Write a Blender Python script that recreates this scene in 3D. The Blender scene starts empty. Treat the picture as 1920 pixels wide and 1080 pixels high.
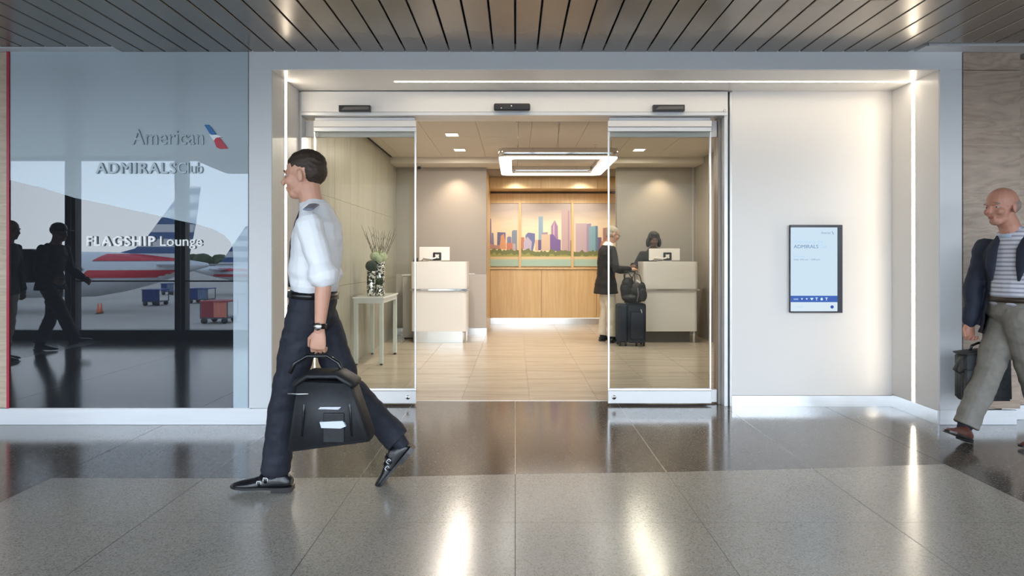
import bpy, bmesh, math, random
from mathutils import Vector, Matrix, noise
random.seed(7)
R = math.radians
# ------------------------------------------------------------------ camera, world, exposure
F, VX, VY, H = 1120.0, 966.0, 485.0, 1.25      # measured focal length (px), vanishing point, eye height
def PX(px, Y): return (px - VX) * Y / F
def PZ(py, Y): return H - (py - VY) * Y / F
sc = bpy.context.scene
C = sc.collection
cam_d = bpy.data.cameras.new('camera')
cam_d.sensor_width = 36.0
cam_d.lens = F / 1920 * 36
cam_d.shift_x = -6 / 1920
cam_d.shift_y = -55 / 1920
cam_d.clip_start = 0.02; cam_d.clip_end = 800
cam = bpy.data.objects.new('camera', cam_d); C.objects.link(cam)
cam.location = (0, 0, H); cam.rotation_euler = (R(90), 0, 0)
sc.camera = cam
vs = sc.view_settings
vs.view_transform = 'Standard'; vs.look = 'None'; vs.gamma = 1.0; vs.use_curve_mapping = False
vs.exposure = 0.80
sc.cycles.max_bounces = 10; sc.cycles.glossy_bounces = 6; sc.cycles.transparent_max_bounces = 16
sc.cycles.sample_clamp_indirect = 3.0
sc.cycles.caustics_reflective = False; sc.cycles.caustics_refractive = False

W_ = bpy.data.worlds.new('sky'); sc.world = W_; W_.use_nodes = True
nt = W_.node_tree; nt.nodes.clear()
tc = nt.nodes.new('ShaderNodeTexCoord'); sp = nt.nodes.new('ShaderNodeSeparateXYZ')
cr = nt.nodes.new('ShaderNodeValToRGB'); bg = nt.nodes.new('ShaderNodeBackground'); wo = nt.nodes.new('ShaderNodeOutputWorld')
nt.links.new(tc.outputs['Generated'], sp.inputs[0]); nt.links.new(sp.outputs['Z'], cr.inputs[0])
nt.links.new(cr.outputs[0], bg.inputs[0]); nt.links.new(bg.outputs[0], wo.inputs[0])
cr.color_ramp.elements[0].position = 0.0; cr.color_ramp.elements[0].color = (0.81, 0.85, 0.905, 1)
cr.color_ramp.elements[1].position = 0.5; cr.color_ramp.elements[1].color = (0.60, 0.74, 0.95, 1)
bg.inputs[1].default_value = 4.8

def lamp(name, kind, loc, energy, color=(1, .90, .79), size=.1, size_y=None, rot=(0, 0, 0), spot=None, blend=.6):
    l = bpy.data.lights.new(name, kind); l.energy = energy; l.color = color
    if kind == 'AREA':
        l.size = size
        if size_y: l.shape = 'RECTANGLE'; l.size_y = size_y
    elif kind == 'SPOT':
        l.shadow_soft_size = size; l.spot_size = spot or R(90); l.spot_blend = blend
    o = bpy.data.objects.new(name, l); C.objects.link(o); o.location = loc; o.rotation_euler = rot
    return o

# ------------------------------------------------------------------ materials
MATS = {}
def nodes_of(name):
    m = bpy.data.materials.new(name); m.use_nodes = True
    return m, m.node_tree, m.node_tree.nodes['Principled BSDF']
def mat(name, col, rough=.5, metal=0., var=0., scale=8., stretch=(1, 1, 1), bump=0., emis=None, es=0., coat=0., spec=None):
    if name in MATS: return MATS[name]
    m, t, b = nodes_of(name)
    b.inputs['Base Color'].default_value = (*col, 1); b.inputs['Roughness'].default_value = rough
    b.inputs['Metallic'].default_value = metal
    if coat: b.inputs['Coat Weight'].default_value = coat; b.inputs['Coat Roughness'].default_value = .08
    if spec is not None: b.inputs['Specular IOR Level'].default_value = spec
    if emis: b.inputs['Emission Color'].default_value = (*emis, 1); b.inputs['Emission Strength'].default_value = es
    if var or bump:
        c = t.nodes.new('ShaderNodeTexCoord'); mp = t.nodes.new('ShaderNodeMapping'); mp.inputs['Scale'].default_value = stretch
        n = t.nodes.new('ShaderNodeTexNoise'); n.inputs['Scale'].default_value = scale; n.inputs['Detail'].default_value = 5
        t.links.new(c.outputs['Object'], mp.inputs[0]); t.links.new(mp.outputs[0], n.inputs['Vector'])
        if var:
            r = t.nodes.new('ShaderNodeValToRGB')
            r.color_ramp.elements[0].position = .3; r.color_ramp.elements[1].position = .7
            r.color_ramp.elements[0].color = tuple(x * (1 - var) for x in col) + (1,)
            r.color_ramp.elements[1].color = tuple(min(1, x * (1 + var)) for x in col) + (1,)
            t.links.new(n.outputs[0], r.inputs[0]); t.links.new(r.outputs[0], b.inputs['Base Color'])
        if bump:
            bp = t.nodes.new('ShaderNodeBump'); bp.inputs['Strength'].default_value = bump; bp.inputs['Distance'].default_value = .01
            t.links.new(n.outputs[0], bp.inputs['Height']); t.links.new(bp.outputs[0], b.inputs['Normal'])
    MATS[name] = m; return m
def emit(name, col, s):
    if name in MATS: return MATS[name]
    m = bpy.data.materials.new(name); m.use_nodes = True; t = m.node_tree; t.nodes.clear()
    e = t.nodes.new('ShaderNodeEmission'); e.inputs[0].default_value = (*col, 1); e.inputs[1].default_value = s
    o = t.nodes.new('ShaderNodeOutputMaterial'); t.links.new(e.outputs[0], o.inputs[0]); MATS[name] = m; return m
def terrazzo(name, base, dark, light, rough, ior=1.6):
    m, t, b = nodes_of(name)
    c = t.nodes.new('ShaderNodeTexCoord')
    v = t.nodes.new('ShaderNodeTexVoronoi'); v.inputs['Scale'].default_value = 170
    n = t.nodes.new('ShaderNodeTexNoise'); n.inputs['Scale'].default_value = 1.3; n.inputs['Detail'].default_value = 3
    r = t.nodes.new('ShaderNodeValToRGB'); r.color_ramp.interpolation = 'CONSTANT'
    e = r.color_ramp.elements
    e[0].position = 0; e[0].color = (*dark, 1); e[1].position = .16; e[1].color = (*base, 1)
    x = e.new(.55); x.color = tuple(q * 1.1 for q in base) + (1,)
    x = e.new(.90); x.color = (*light, 1)
    s = t.nodes.new('ShaderNodeSeparateColor')
    t.links.new(c.outputs['Object'], v.inputs['Vector']); t.links.new(v.outputs['Color'], s.inputs[0]); t.links.new(s.outputs[0], r.inputs[0])
    t.links.new(c.outputs['Object'], n.inputs['Vector'])
    mx = t.nodes.new('ShaderNodeMix'); mx.data_type = 'RGBA'; mx.blend_type = 'MULTIPLY'; mx.inputs[0].default_value = .35
    t.links.new(r.outputs[0], mx.inputs[6]); t.links.new(n.outputs[0], mx.inputs[7]); t.links.new(mx.outputs[2], b.inputs['Base Color'])
    b.inputs['Roughness'].default_value = rough; b.inputs['IOR'].default_value = ior
    n2 = t.nodes.new('ShaderNodeTexNoise'); n2.inputs['Scale'].default_value = 1.0
    t.links.new(c.outputs['Object'], n2.inputs['Vector'])
    mr = t.nodes.new('ShaderNodeMapRange'); mr.inputs[3].default_value = rough * .8; mr.inputs[4].default_value = rough * 1.25
    t.links.new(n2.outputs[0], mr.inputs[0]); t.links.new(mr.outputs[0], b.inputs['Roughness'])
    MATS[name] = m; return m
def wood(name, c1, c2, stretch, scale=2.0, dist=4., rough=.4, fine=1.0):
    m, t, b = nodes_of(name)
    c = t.nodes.new('ShaderNodeTexCoord'); mp = t.nodes.new('ShaderNodeMapping'); mp.inputs['Scale'].default_value = stretch
    n = t.nodes.new('ShaderNodeTexNoise'); n.inputs['Scale'].default_value = scale; n.inputs['Detail'].default_value = 6; n.inputs['Distortion'].default_value = dist * .3
    w = t.nodes.new('ShaderNodeMath'); w.operation = 'MULTIPLY'; w.inputs[1].default_value = 9 * fine
    f = t.nodes.new('ShaderNodeMath'); f.operation = 'FRACT'
    r = t.nodes.new('ShaderNodeValToRGB'); e = r.color_ramp.elements
    e[0].color = (*c1, 1); e[1].color = (*c2, 1); e[1].position = .55; x = e.new(.97); x.color = tuple((p + q) / 2 for p, q in zip(c1, c2)) + (1,)
    n3 = t.nodes.new('ShaderNodeTexNoise'); n3.inputs['Scale'].default_value = scale * 9; n3.inputs['Detail'].default_value = 3
    mx = t.nodes.new('ShaderNodeMix'); mx.data_type = 'RGBA'; mx.blend_type = 'OVERLAY'; mx.inputs[0].default_value = .25
    t.links.new(c.outputs['Object'], mp.inputs[0]); t.links.new(mp.outputs[0], n.inputs['Vector']); t.links.new(mp.outputs[0], n3.inputs['Vector'])
    t.links.new(n.outputs[0], w.inputs[0]); t.links.new(w.outputs[0], f.inputs[0]); t.links.new(f.outputs[0], r.inputs[0])
    t.links.new(r.outputs[0], mx.inputs[6]); t.links.new(n3.outputs[0], mx.inputs[7]); t.links.new(mx.outputs[2], b.inputs['Base Color'])
    b.inputs['Roughness'].default_value = rough
    MATS[name] = m; return m
def glass(name, tint, refl=1.0, rough=0.0, ior=1.5, dim=1.0):
    m = bpy.data.materials.new(name); m.use_nodes = True; t = m.node_tree; t.nodes.clear()
    tr = t.nodes.new('ShaderNodeBsdfTransparent'); tr.inputs[0].default_value = (*tint, 1)
    gl = t.nodes.new('ShaderNodeBsdfGlossy'); gl.inputs['Roughness'].default_value = rough; gl.inputs[0].default_value = (dim, dim, dim, 1)
    fr = t.nodes.new('ShaderNodeFresnel'); fr.inputs[0].default_value = ior
    mu = t.nodes.new('ShaderNodeMath'); mu.operation = 'MULTIPLY'; mu.inputs[1].default_value = refl
    mx = t.nodes.new('ShaderNodeMixShader'); o = t.nodes.new('ShaderNodeOutputMaterial')
    t.links.new(fr.outputs[0], mu.inputs[0]); t.links.new(mu.outputs[0], mx.inputs[0])
    t.links.new(tr.outputs[0], mx.inputs[1]); t.links.new(gl.outputs[0], mx.inputs[2]); t.links.new(mx.outputs[0], o.inputs[0])
    MATS[name] = m; return m

white = mat('white_paint', (.76, .77, .79), .38)
warmwhite = mat('warm_white_lacquer', (.82, .79, .76), .30)
gapblk = mat('dark_gap', (.02, .02, .02), .8)
alu = mat('brushed_aluminium', (.78, .79, .80), .28, 1.0, var=.04, scale=3, stretch=(1, 60, 60))
alupaint = mat('satin_aluminium', (.72, .72, .72), .35, .35)
chrome = mat('polished_chrome', (.85, .85, .86), .08, 1.0)
bronze = mat('bronze_jamb', (.32, .29, .26), .4, .5)
plankm = mat('ceiling_plank_metal', (.29, .262, .235), .26, .6, var=.06, scale=2.2, stretch=(1, .15, 1))
tdark = terrazzo('dark_terrazzo', (.125, .103, .086), (.075, .063, .053), (.24, .21, .18), .14, 1.95)
tlight = terrazzo('light_terrazzo', (.40, .355, .30), (.30, .265, .225), (.49, .445, .39), .20, 1.7)
brass = mat('divider_strip', (.42, .38, .33), .3, .6)
grout = mat('dark_divider_strip', (.10, .09, .085), .5)
oak = wood('pale_oak_laminate', (.36, .265, .20), (.47, .365, .285), (.6, .6, 2.6), 1.2, 6, .42)
maple = wood('honey_maple', (.62, .42, .20), (.68, .48, .25), (2.5, 2.5, .18), 1.5, .5, .38, .35)
stone = wood('vein_cut_stone', (.38, .36, .30), (.44, .415, .35), (3, 3, .25), 1.1, .6, .35, .3)
tilem = wood('porcelain_tile', (.40, .345, .28), (.56, .485, .395), (.25, 3.6, 1), 1.8, 1.2, .22, .35)
greyw = mat('grey_wall', (.37, .335, .30), .6)
greylow = mat('light_wainscot', (.50, .46, .425), .5)
ceilr = mat('reception_ceiling_tile', (.70, .64, .56), .75, var=.01, scale=40)
doorglass = glass('door_glass', (.955, .965, .948), .5, dim=.09)
clear = glass('window_glass', (.96, .975, .97), .6)
ledm = emit('led_warm_white', (1.0, .88, .70), 12.5)
ringm = emit('ring_lens', (1.0, .95, .86), 4.0)
dlm = emit('downlight_lens', (1.0, .88, .62), 18)
black = mat('black_plastic', (.015, .015, .016), .35)
def skin(name, c): return mat(name, c, .5, var=.05, scale=14)

# ------------------------------------------------------------------ object helpers
WM = {}
def link(o, parent=None, M=Matrix.Identity(4)):
    C.objects.link(o)
    if parent: o.parent = parent; WM[o] = WM[parent] @ M
    else: WM[o] = M
    o.matrix_local = M
def thing(name, label, cat, loc=(0, 0, 0), rz=0, group=None, kind=None):
    o = bpy.data.objects.new(name, None); o.empty_display_size = .1
    link(o, None, Matrix.Translation(Vector(loc)) @ Matrix.Rotation(rz, 4, 'Z'))
    if label: o['label'] = label
    if cat: o['category'] = cat
    if group: o['group'] = group
    if kind: o['kind'] = kind
    return o
def tag(o, label=None, cat=None, group=None, kind=None):
    if label: o['label'] = label
    if cat: o['category'] = cat
    if group: o['group'] = group
    if kind: o['kind'] = kind
    return o
class MB:
    def __init__(s): s.bm = bmesh.new(); s.mi = 0
    def _fin(s, n0):
        s.bm.faces.ensure_lookup_table()
        for f in s.bm.faces[n0:]: f.material_index = s.mi
    def box(s, x0, x1, y0, y1, z0, z1, bev=0, seg=2, M=None, edges=None):
        t = bmesh.new()
        bmesh.ops.create_cube(t, size=1)
        for v in t.verts: v.co = Vector(((x0 + x1) / 2 + v.co.x * (x1 - x0), (y0 + y1) / 2 + v.co.y * (y1 - y0), (z0 + z1) / 2 + v.co.z * (z1 - z0)))
        if bev:
            es = [e for e in t.edges if edges is None or edges(e)]
            bmesh.ops.bevel(t, geom=es, offset=bev, segments=seg, affect='EDGES', profile=.5)
        if M: bmesh.ops.transform(t, matrix=M, verts=t.verts)
        s.merge(t); return s
    def merge(s, t):
        vm = {}
        for v in t.verts: vm[v] = s.bm.verts.new(v.co)
        for f in t.faces:
            try: nf = s.bm.faces.new([vm[v] for v in f.verts]); nf.material_index = s.mi; nf.smooth = f.smooth
            except ValueError: pass
        t.free()
    def prism(s, poly, axis, a0, a1):
        def P(p, a):
            if axis == 'Y': return (p[0], a, p[1])
            if axis == 'Z': return (p[0], p[1], a)
            return (a, p[0], p[1])
        A = [s.bm.verts.new(P(p, a0)) for p in poly]; B = [s.bm.verts.new(P(p, a1)) for p in poly]
        n = len(poly); fs = [s.bm.faces.new(A), s.bm.faces.new(B[::-1])]
        for i in range(n): fs.append(s.bm.faces.new((A[i], B[i], B[(i + 1) % n], A[(i + 1) % n])))
        for f in fs: f.material_index = s.mi
        bmesh.ops.recalc_face_normals(s.bm, faces=fs); return s
    def loft(s, pts, rad, ref=(0, 1, 0), n=14, rnd=True, smooth=True):
        pts = [Vector(p) for p in pts]; rad = [(r, r) if not hasattr(r, '__len__') else r for r in rad]
        if rnd:
            t0 = (pts[1] - pts[0]).normalized(); t1 = (pts[-1] - pts[-2]).normalized()
            r0, r1 = rad[0], rad[-1]
            pts = [pts[0] - t0 * min(r0) * .8, pts[0] - t0 * min(r0) * .45] + pts + [pts[-1] + t1 * min(r1) * .45, pts[-1] + t1 * min(r1) * .8]
            rad = [tuple(x * .45 for x in r0), tuple(x * .85 for x in r0)] + rad + [tuple(x * .85 for x in r1), tuple(x * .45 for x in r1)]
        rings = []; ref = Vector(ref)
        for i, p in enumerate(pts):
            a = pts[max(0, i - 1)]; b = pts[min(len(pts) - 1, i + 1)]
            t = (b - a).normalized(); u = ref - t * ref.dot(t)
            if u.length < .05: u = Vector((1, 0, 0)) - t * t.x
            u.normalize(); v = t.cross(u)
            rings.append([s.bm.verts.new(p + u * rad[i][0] * math.cos(2 * math.pi * k / n) + v * rad[i][1] * math.sin(2 * math.pi * k / n)) for k in range(n)])
        fs = []
        for A, B in zip(rings, rings[1:]):
            for k in range(n): fs.append(s.bm.faces.new((A[k], A[(k + 1) % n], B[(k + 1) % n], B[k])))
        fs.append(s.bm.faces.new(rings[0][::-1])); fs.append(s.bm.faces.new(rings[-1]))
        for f in fs: f.material_index = s.mi; f.smooth = smooth
        return s
    def tube(s, pts, r, n=8): return s.loft(pts, [r] * len(pts), (.3, .7, .2), n, rnd=False)
    def ell(s, c, r, M=None, seg=16):
        t = bmesh.new(); bmesh.ops.create_uvsphere(t, u_segments=seg, v_segments=max(6, seg * 2 // 3), radius=1)
        for v in t.verts: v.co = Vector((v.co.x * r[0], v.co.y * r[1], v.co.z * r[2])) + Vector(c)
        for f in t.faces: f.smooth = True
        if M: bmesh.ops.transform(t, matrix=M, verts=t.verts)
        s.merge(t); return s
    def lathe(s, prof, c=(0, 0, 0), n=24):
        rings = [[s.bm.verts.new((c[0] + r * math.cos(2 * math.pi * k / n), c[1] + r * math.sin(2 * math.pi * k / n), c[2] + z)) for k in range(n)] for r, z in prof]
        fs = []
        for A, B in zip(rings, rings[1:]):
            for k in range(n): fs.append(s.bm.faces.new((A[k], A[(k + 1) % n], B[(k + 1) % n], B[k])))
        fs.append(s.bm.faces.new(rings[0][::-1])); fs.append(s.bm.faces.new(rings[-1]))
        for f in fs: f.material_index = s.mi; f.smooth = True
        return s
    def build(s, name, mats, parent=None, local=False, angle=True, **kw):
        me = bpy.data.meshes.new(name)
        M = Matrix.Identity(4)
        if parent:
            if not local: bmesh.ops.transform(s.bm, matrix=WM[parent].inverted(), verts=s.bm.verts)
        elif not local:
            xs = [v.co for v in s.bm.verts]
            c = Vector(((min(v.x for v in xs) + max(v.x for v in xs)) / 2, (min(v.y for v in xs) + max(v.y for v in xs)) / 2, min(v.z for v in xs)))
            bmesh.ops.translate(s.bm, vec=-c, verts=s.bm.verts); M = Matrix.Translation(c)
        s.bm.to_mesh(me); s.bm.free()
        for m in (mats if isinstance(mats, (list, tuple)) else [mats]): me.materials.append(m)
        o = bpy.data.objects.new(name, me); link(o, parent, M)
        return tag(o, **kw) if kw else o
def B(name, m, x0, x1, y0, y1, z0, z1, parent=None, bev=0, local=False, **kw):
    return MB().box(x0, x1, y0, y1, z0, z1, bev).build(name, m, parent, local, **kw)
def dup(o, M, label=None, parent=None):
    c = o.copy(); link(c, parent, M)
    if label: c['label'] = label
    for ch in list(o.children):
        d = dup(ch, ch.matrix_local.copy(), None, c)
    return c
def text(body, name, m, parent, x0, x1, z0, z1, y, ext=.002, bold=0., sp=1., fit_h=True, italic=0, local=False, width_only=False):
    cu = bpy.data.curves.new('t', 'FONT'); cu.body = body; cu.extrude = ext; cu.offset = 0; cu.space_character = sp; cu.resolution_u = 3; cu.shear = italic
    o = bpy.data.objects.new('t', cu); C.objects.link(o)
    dg = bpy.context.evaluated_depsgraph_get(); dg.update()
    me = bpy.data.meshes.new_from_object(o.evaluated_get(dg)); bpy.data.objects.remove(o)
    bm = bmesh.new(); bm.from_mesh(me); bpy.data.meshes.remove(me)
    xs = [v.co.x for v in bm.verts]; ys = [v.co.y for v in bm.verts]
    ax, bx, ay, by = min(xs), max(xs), min(ys), max(ys)
    sx = (x1 - x0) / (bx - ax); sy = (z1 - z0) / (by - ay)
    zc = [v.co.z for v in bm.verts]; mz = min(zc)
    for v in bm.verts: v.co = Vector((x0 + (v.co.x - ax) * sx, y - (v.co.z - mz), z0 + (v.co.y - ay) * sy))
    if bold > 0:
        src = bm.copy(); me2 = bpy.data.meshes.new('t2')
        kk_ = 0
        for dx, dz in ((bold, 0), (-bold, 0), (0, bold * .6), (0, -bold * .6)):
            t2 = src.copy(); bmesh.ops.translate(t2, vec=(dx, 0, dz), verts=t2.verts); kk_ = kk_ + 1; bmesh.ops.translate(t2, vec=(0, -.0004 * kk_, 0), verts=t2.verts); t2.to_mesh(me2); t2.free(); bm.from_mesh(me2)
        src.free(); bpy.data.meshes.remove(me2)
    for f in bm.faces: f.smooth = False
    b = MB(); b.bm.free(); b.bm = bm
    return b.build(name, m, parent)

# ------------------------------------------------------------------ setting: levels and planes
YF, YB, YW = 4.487, 5.055, -0.25                 # facade, recess back, window plane behind the camera
ZC, ZS, ZR = 2.804, 2.672, 2.84                  # concourse ceiling, recess soffit, reception ceiling
XL, XR = -1.83, 3.19                             # recess sides
YT = 5.25                                        # where the reception tile begins
XE0, XE1 = -13.0, 11.0

floor = thing('floor', None, None, kind='structure')
base = B('floor_bed', grout, XE0, XE1, YW - .3, YB + .2, -.30, -.004, floor)
front = [(-2.645, 3.406), (-1.77, 3.400), (-.885, 3.412), (0, 3.466), (.885, 3.500), (1.77, 3.560), (2.615, 3.636)]
G = .0018
ylo = [YW, .60, 2.83]
for i in range(len(front) - 1):
    (xa, ya), (xb, yb) = front[i], front[i + 1]
    for r in range(3):
        y0 = ylo[r] + G * .4
        if r < 2:
            B('terrazzo_slab', tlight, xa + G, xb - G, y0, ylo[r + 1] - G * .4, -.02, 0, floor)
        else:
            MB().prism([(xa + G, y0), (xb - G, y0), (xb - G, yb - .001), (xa + G, ya - .001)], 'Z', -.02, 0).build('terrazzo_slab', tlight, floor)
# dark border slabs
for i in range(len(front) - 1):
    (xa, ya), (xb, yb) = front[i], front[i + 1]
    a, b = xa + .002, xb - .002
    MB().prism([(a, ya + .001), (b, yb + .001), (b, YT), (a, YT)], 'Z', -.02, -.0004).build('dark_terrazzo_slab', tdark, floor)
for x0, x1 in ((-6.2, -4.42), (-4.42, -2.645), (2.615, 4.40), (4.40, 6.2)):
    for y0, y1 in ((YW, .6), (.6, 2.83), (2.83, YT if abs(x0) < 2.7 or abs(x1) < 2.7 else YT)):
        B('dark_terrazzo_slab', tdark, x0 + .002, x1 - .002, y0 + .001, y1 - .001, -.02, -.0004, floor)
for x0, x1 in ((XE0, -6.2), (6.2, XE1)):
    B('terrazzo_slab', tlight, x0, x1, YW, YT, -.02, -.0004, floor)
for x in (-1.77, -.885, 0, .885, 1.77):
    ye = [p[1] for p in front if abs(p[0] - x) < .01][0]
    B('divider_strip', grout, x - .0018, x + .0018, YW, ye, -.02, .0002, floor)
    B('divider_strip', brass, x - .0022, x + .0022, ye, YT, -.02, .0002, floor)
B('divider_strip', grout, -2.645, 2.615, 2.8292, 2.8308, -.02, .0002, floor)
B('threshold_strip', alu, XL, 1.81, YT - .004, YT + .006, -.02, .001, floor)
# reception tiles
B('tile_bed', mat('tile_grout', (.30, .25, .20), .8), -2.1, 3.1, YT, 11.7, -.2, -.003, floor)
tile_me = None
x = .127 - .602 * 4
T = []
while x < 3.0:
    y = YT
    while y < 11.5:
        T.append((x, y)); y += .605
    x += .602
proto = None
for k, (x, y) in enumerate(T):
    if k % 9 == 0:
        tb = MB().box(.0015, .6005, .0015, .6035, -.02, 0)
        ofs = Vector((x, y, 0))
        me_o = tb.build('tile', tilem, floor, local=True); me_o.matrix_local = Matrix.Translation(ofs); proto = me_o
    else:
        c = proto.copy(); link(c, floor, Matrix.Translation(Vector((x, y, 0))))
# material of tiles must differ from tile to tile: offset by object location
t = tilem.node_tree
oi = t.nodes.new('ShaderNodeObjectInfo'); va = t.nodes.new('ShaderNodeVectorMath'); va.operation = 'ADD'
mp = [n for n in t.nodes if n.type == 'MAPPING'][0]; tcn = [n for n in t.nodes if n.type == 'TEX_COORD'][0]
vm = t.nodes.new('ShaderNodeVectorMath'); vm.operation = 'MULTIPLY'; vm.inputs[1].default_value = (1.7, 2.3, 1)
t.links.new(oi.outputs['Location'], vm.inputs[0]); t.links.new(tcn.outputs['Object'], va.inputs[0]); t.links.new(vm.outputs[0], va.inputs[1]); t.links.new(va.outputs[0], mp.inputs[0])

# concourse ceiling: metal planks running from the windows to the facade
ceiling = thing('ceiling', None, None, kind='structure')
B('ceiling_backing', gapblk, XE0, XE1, YW - .3, YB + .3, ZC + .06, ZC + .3, ceiling)
PW = .16430
k0 = math.floor(XE0 / PW)
lamp_x = 0
for k in range(k0, int(XE1 / PW)):
    xa, xb = k * PW + .006, (k + 1) * PW - .006
    ye = YF + .02 if (-2.97 < xa and xb < 3.02) else (4.384 if xa < 0 else 4.30)
    if xa > 3.0 and xb < 3.2: ye = 4.42
    MB().box(xa, xb, YW + .02, ye, ZC, ZC + .018, .003, 1).build('plank', plankm, ceiling)
B('edge_soffit', white, XE0, -2.95, 4.40, YF + .3, ZC - .002, ZC + .05, ceiling)
B('edge_soffit', white, 3.0, 3.84, 4.335, YF + .3, ZC - .002, ZC + .05, ceiling)
B('edge_soffit', bronze, 3.84, XE1, 4.40, YF + .5, ZC - .002, ZC + .05, ceiling)
B('edge_trim', alupaint, 3.0, 3.80, 4.33, 4.345, ZC - .012, ZC + .02, ceiling)

# facade
fac = thing('wall_facade', None, None, kind='structure')
XG0, XG1 = PX(20, YF), PX(465.5, YF)
B('header_panel', white, XG1 + .004, 3.357, YF, YB + .2, ZS, ZC + .06, fac, .002)
B('column_panel', white, XG1 + .004, XL, YF, YB + .3, .126, ZS, fac, .002)
B('column_panel', white, XR, 3.357, YF, YB + .3, .112, ZS, fac, .002)
B('backing', white, XE0, XG1 + .002, YF + .035, YB + .3, 0, ZC + .06, fac)
B('backing', bronze, 3.36, XE1, YF + .19, YB + .3, 0, ZC + .06, fac)
B('base_core', white, XG1, XL - .02, YF + .02, YB + .3, 0, .126, fac)
B('base_core', white, XR + .02, 3.40, YF + .02, YB + .3, 0, .126, fac)
bb = thing('baseboard_facade', None, None, kind='structure')
blue_alu = mat('satin_anodised_base', (.74, .75, .77), .28, .25, var=.03, scale=2, stretch=(1, 20, 20))
B('base_strip', blue_alu, XE0, PX(503, YF), YF + .005, YF + .03, 0, .122, bb, .002)
B('base_strip', blue_alu, XR + .005, PX(1908, YF), YF + .005, YF + .03, 0, .110, bb, .002)
B('base_strip', blue_alu, PX(1908, YF) + .002, XE1, YF + .15, YF + .18, 0, .112, bb, .002)
B('base_strip', alu, XR - .010, XR + .006, YF + .01, YB - .012, 0, .104, bb)
B('base_strip', alu, XL - .006, XL + .010, YF + .01, YB - .012, 0, .104, bb)
B('base_strip', alu, 1.83, XR - .010, YB - .012, YB + .01, 0, .092, bb)
# wood laminate flanks
wr = thing('wall_right_cladding', None, None, kind='structure')
B('wood_panel', oak, 3.368, PX(1914, YF), YF + .004, YF + .19, .122, ZS - .006, wr, .002)
B('wood_panel', oak, 3.368, PX(1914, YF), YF + .004, YF + .19, ZS - .002, 2.80, wr, .002)
xx = PX(1916, YF)
while xx < XE1 - .5:
    B('wood_panel', oak, xx, xx + .60, YF + .16, YF + .19, .115, 2.80, wr, .002); xx += .606
B('shadow_gap', gapblk, 3.357, 3.368, YF + .03, YF + .2, 0, 2.80, wr)
wl = thing('wall_left_cladding', None, None, kind='structure')
oak2 = wood('pale_oak_left', (.47, .37, .28), (.56, .45, .35), (.5, .5, 3.2), 1.6, 3.0, .42)
xx = PX(13, YF)
for k in range(12):
    B('wood_panel', oak2, xx - .76, xx - .003, YF, YF + .03, .13, 2.80, wl, .002); xx -= .762
B('red_fin', mat('red_fin', (.42, .03, .06), .35), PX(14.5, YF), XG0 - .002, YF - .012, YF + .03, .126, ZC - .002, wl)

# recess back: white panel right of the doors, header, sides
rb = thing('wall_recess', None, None, kind='structure')
B('wall_panel', warmwhite, 1.835, XR, YB, YB + .1, .092, ZS - .002, rb, .003)
B('wall_core', white, 1.83, XR + .2, YB + .02, YT - .05, 0, ZC, rb)
B('shadow_gap', gapblk, 1.80, 1.835, YB + .05, YB + .12, 0, ZS, rb)
B('corner_trim', alupaint, 1.815, 1.835, YB - .005, YB + .06, 0, ZS - .015, rb, .002)
B('side_lining', warmwhite, XR - .002, XR, YF + .01, YB, .104, ZS, rb)
B('side_lining', warmwhite, XL, XL + .002, YF + .01, YB, .104, ZS, rb)
B('soffit_lining', warmwhite, XL, XR, YF + .01, YB + .03, ZS - .003, ZS, rb)

# LED strips (lens + housing)
def led(label, *b):
    l = thing('light_strip', label, 'light', ((b[0] + b[1]) / 2, (b[2] + b[3]) / 2, b[4]), group='warm LED strips framing the recess')
    B('lens', ledm, *b, parent=l)
    B('housing', alupaint, b[0] - .002 * (b[1] - b[0] > .1) - .001 * (b[1] - b[0] <= .1), b[1] + .001, b[2] - .003, b[3] + .003, b[4] - .001, b[5] + .001, parent=l) if 0 else None
    return l
l = led('vertical warm light strip in the left side of the entrance recess', XL, XL + .004, 4.735, 4.775, .11, ZS - .003)
l = led('vertical warm light strip in the right side of the entrance recess beside the screen wall', XR - .004, XR, 4.76, 4.80, .11, ZS - .003)
l = led('long horizontal warm light strip in the soffit above the sliding doors', -.965, XR - .004, 4.765, 4.795, ZS - .0065, ZS - .003)
for o in list(bpy.data.objects):
    if o.name.startswith('light_strip') and o.type == 'EMPTY':
        ch = o.children[0]; me = ch.data
        co = [WM[ch] @ v.co for v in me.vertices]
        a = [min(c[i] for c in co) for i in range(3)]; b = [max(c[i] for c in co) for i in range(3)]
        thin = min(range(3), key=lambda i: b[i] - a[i])
        mb = MB()
        longa = max(range(3), key=lambda i: b[i] - a[i]); mid = 3 - thin - longa
        for sgn in (0, 1):
            lo, hi = a[:], b[:]
            if sgn: lo[mid] = b[mid]; hi[mid] = b[mid] + .004
            else: hi[mid] = a[mid]; lo[mid] = a[mid] - .004
            mb.box(lo[0], hi[0], lo[1], hi[1], lo[2], hi[2])
        mb.build('channel_edge', alupaint, o)

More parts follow.
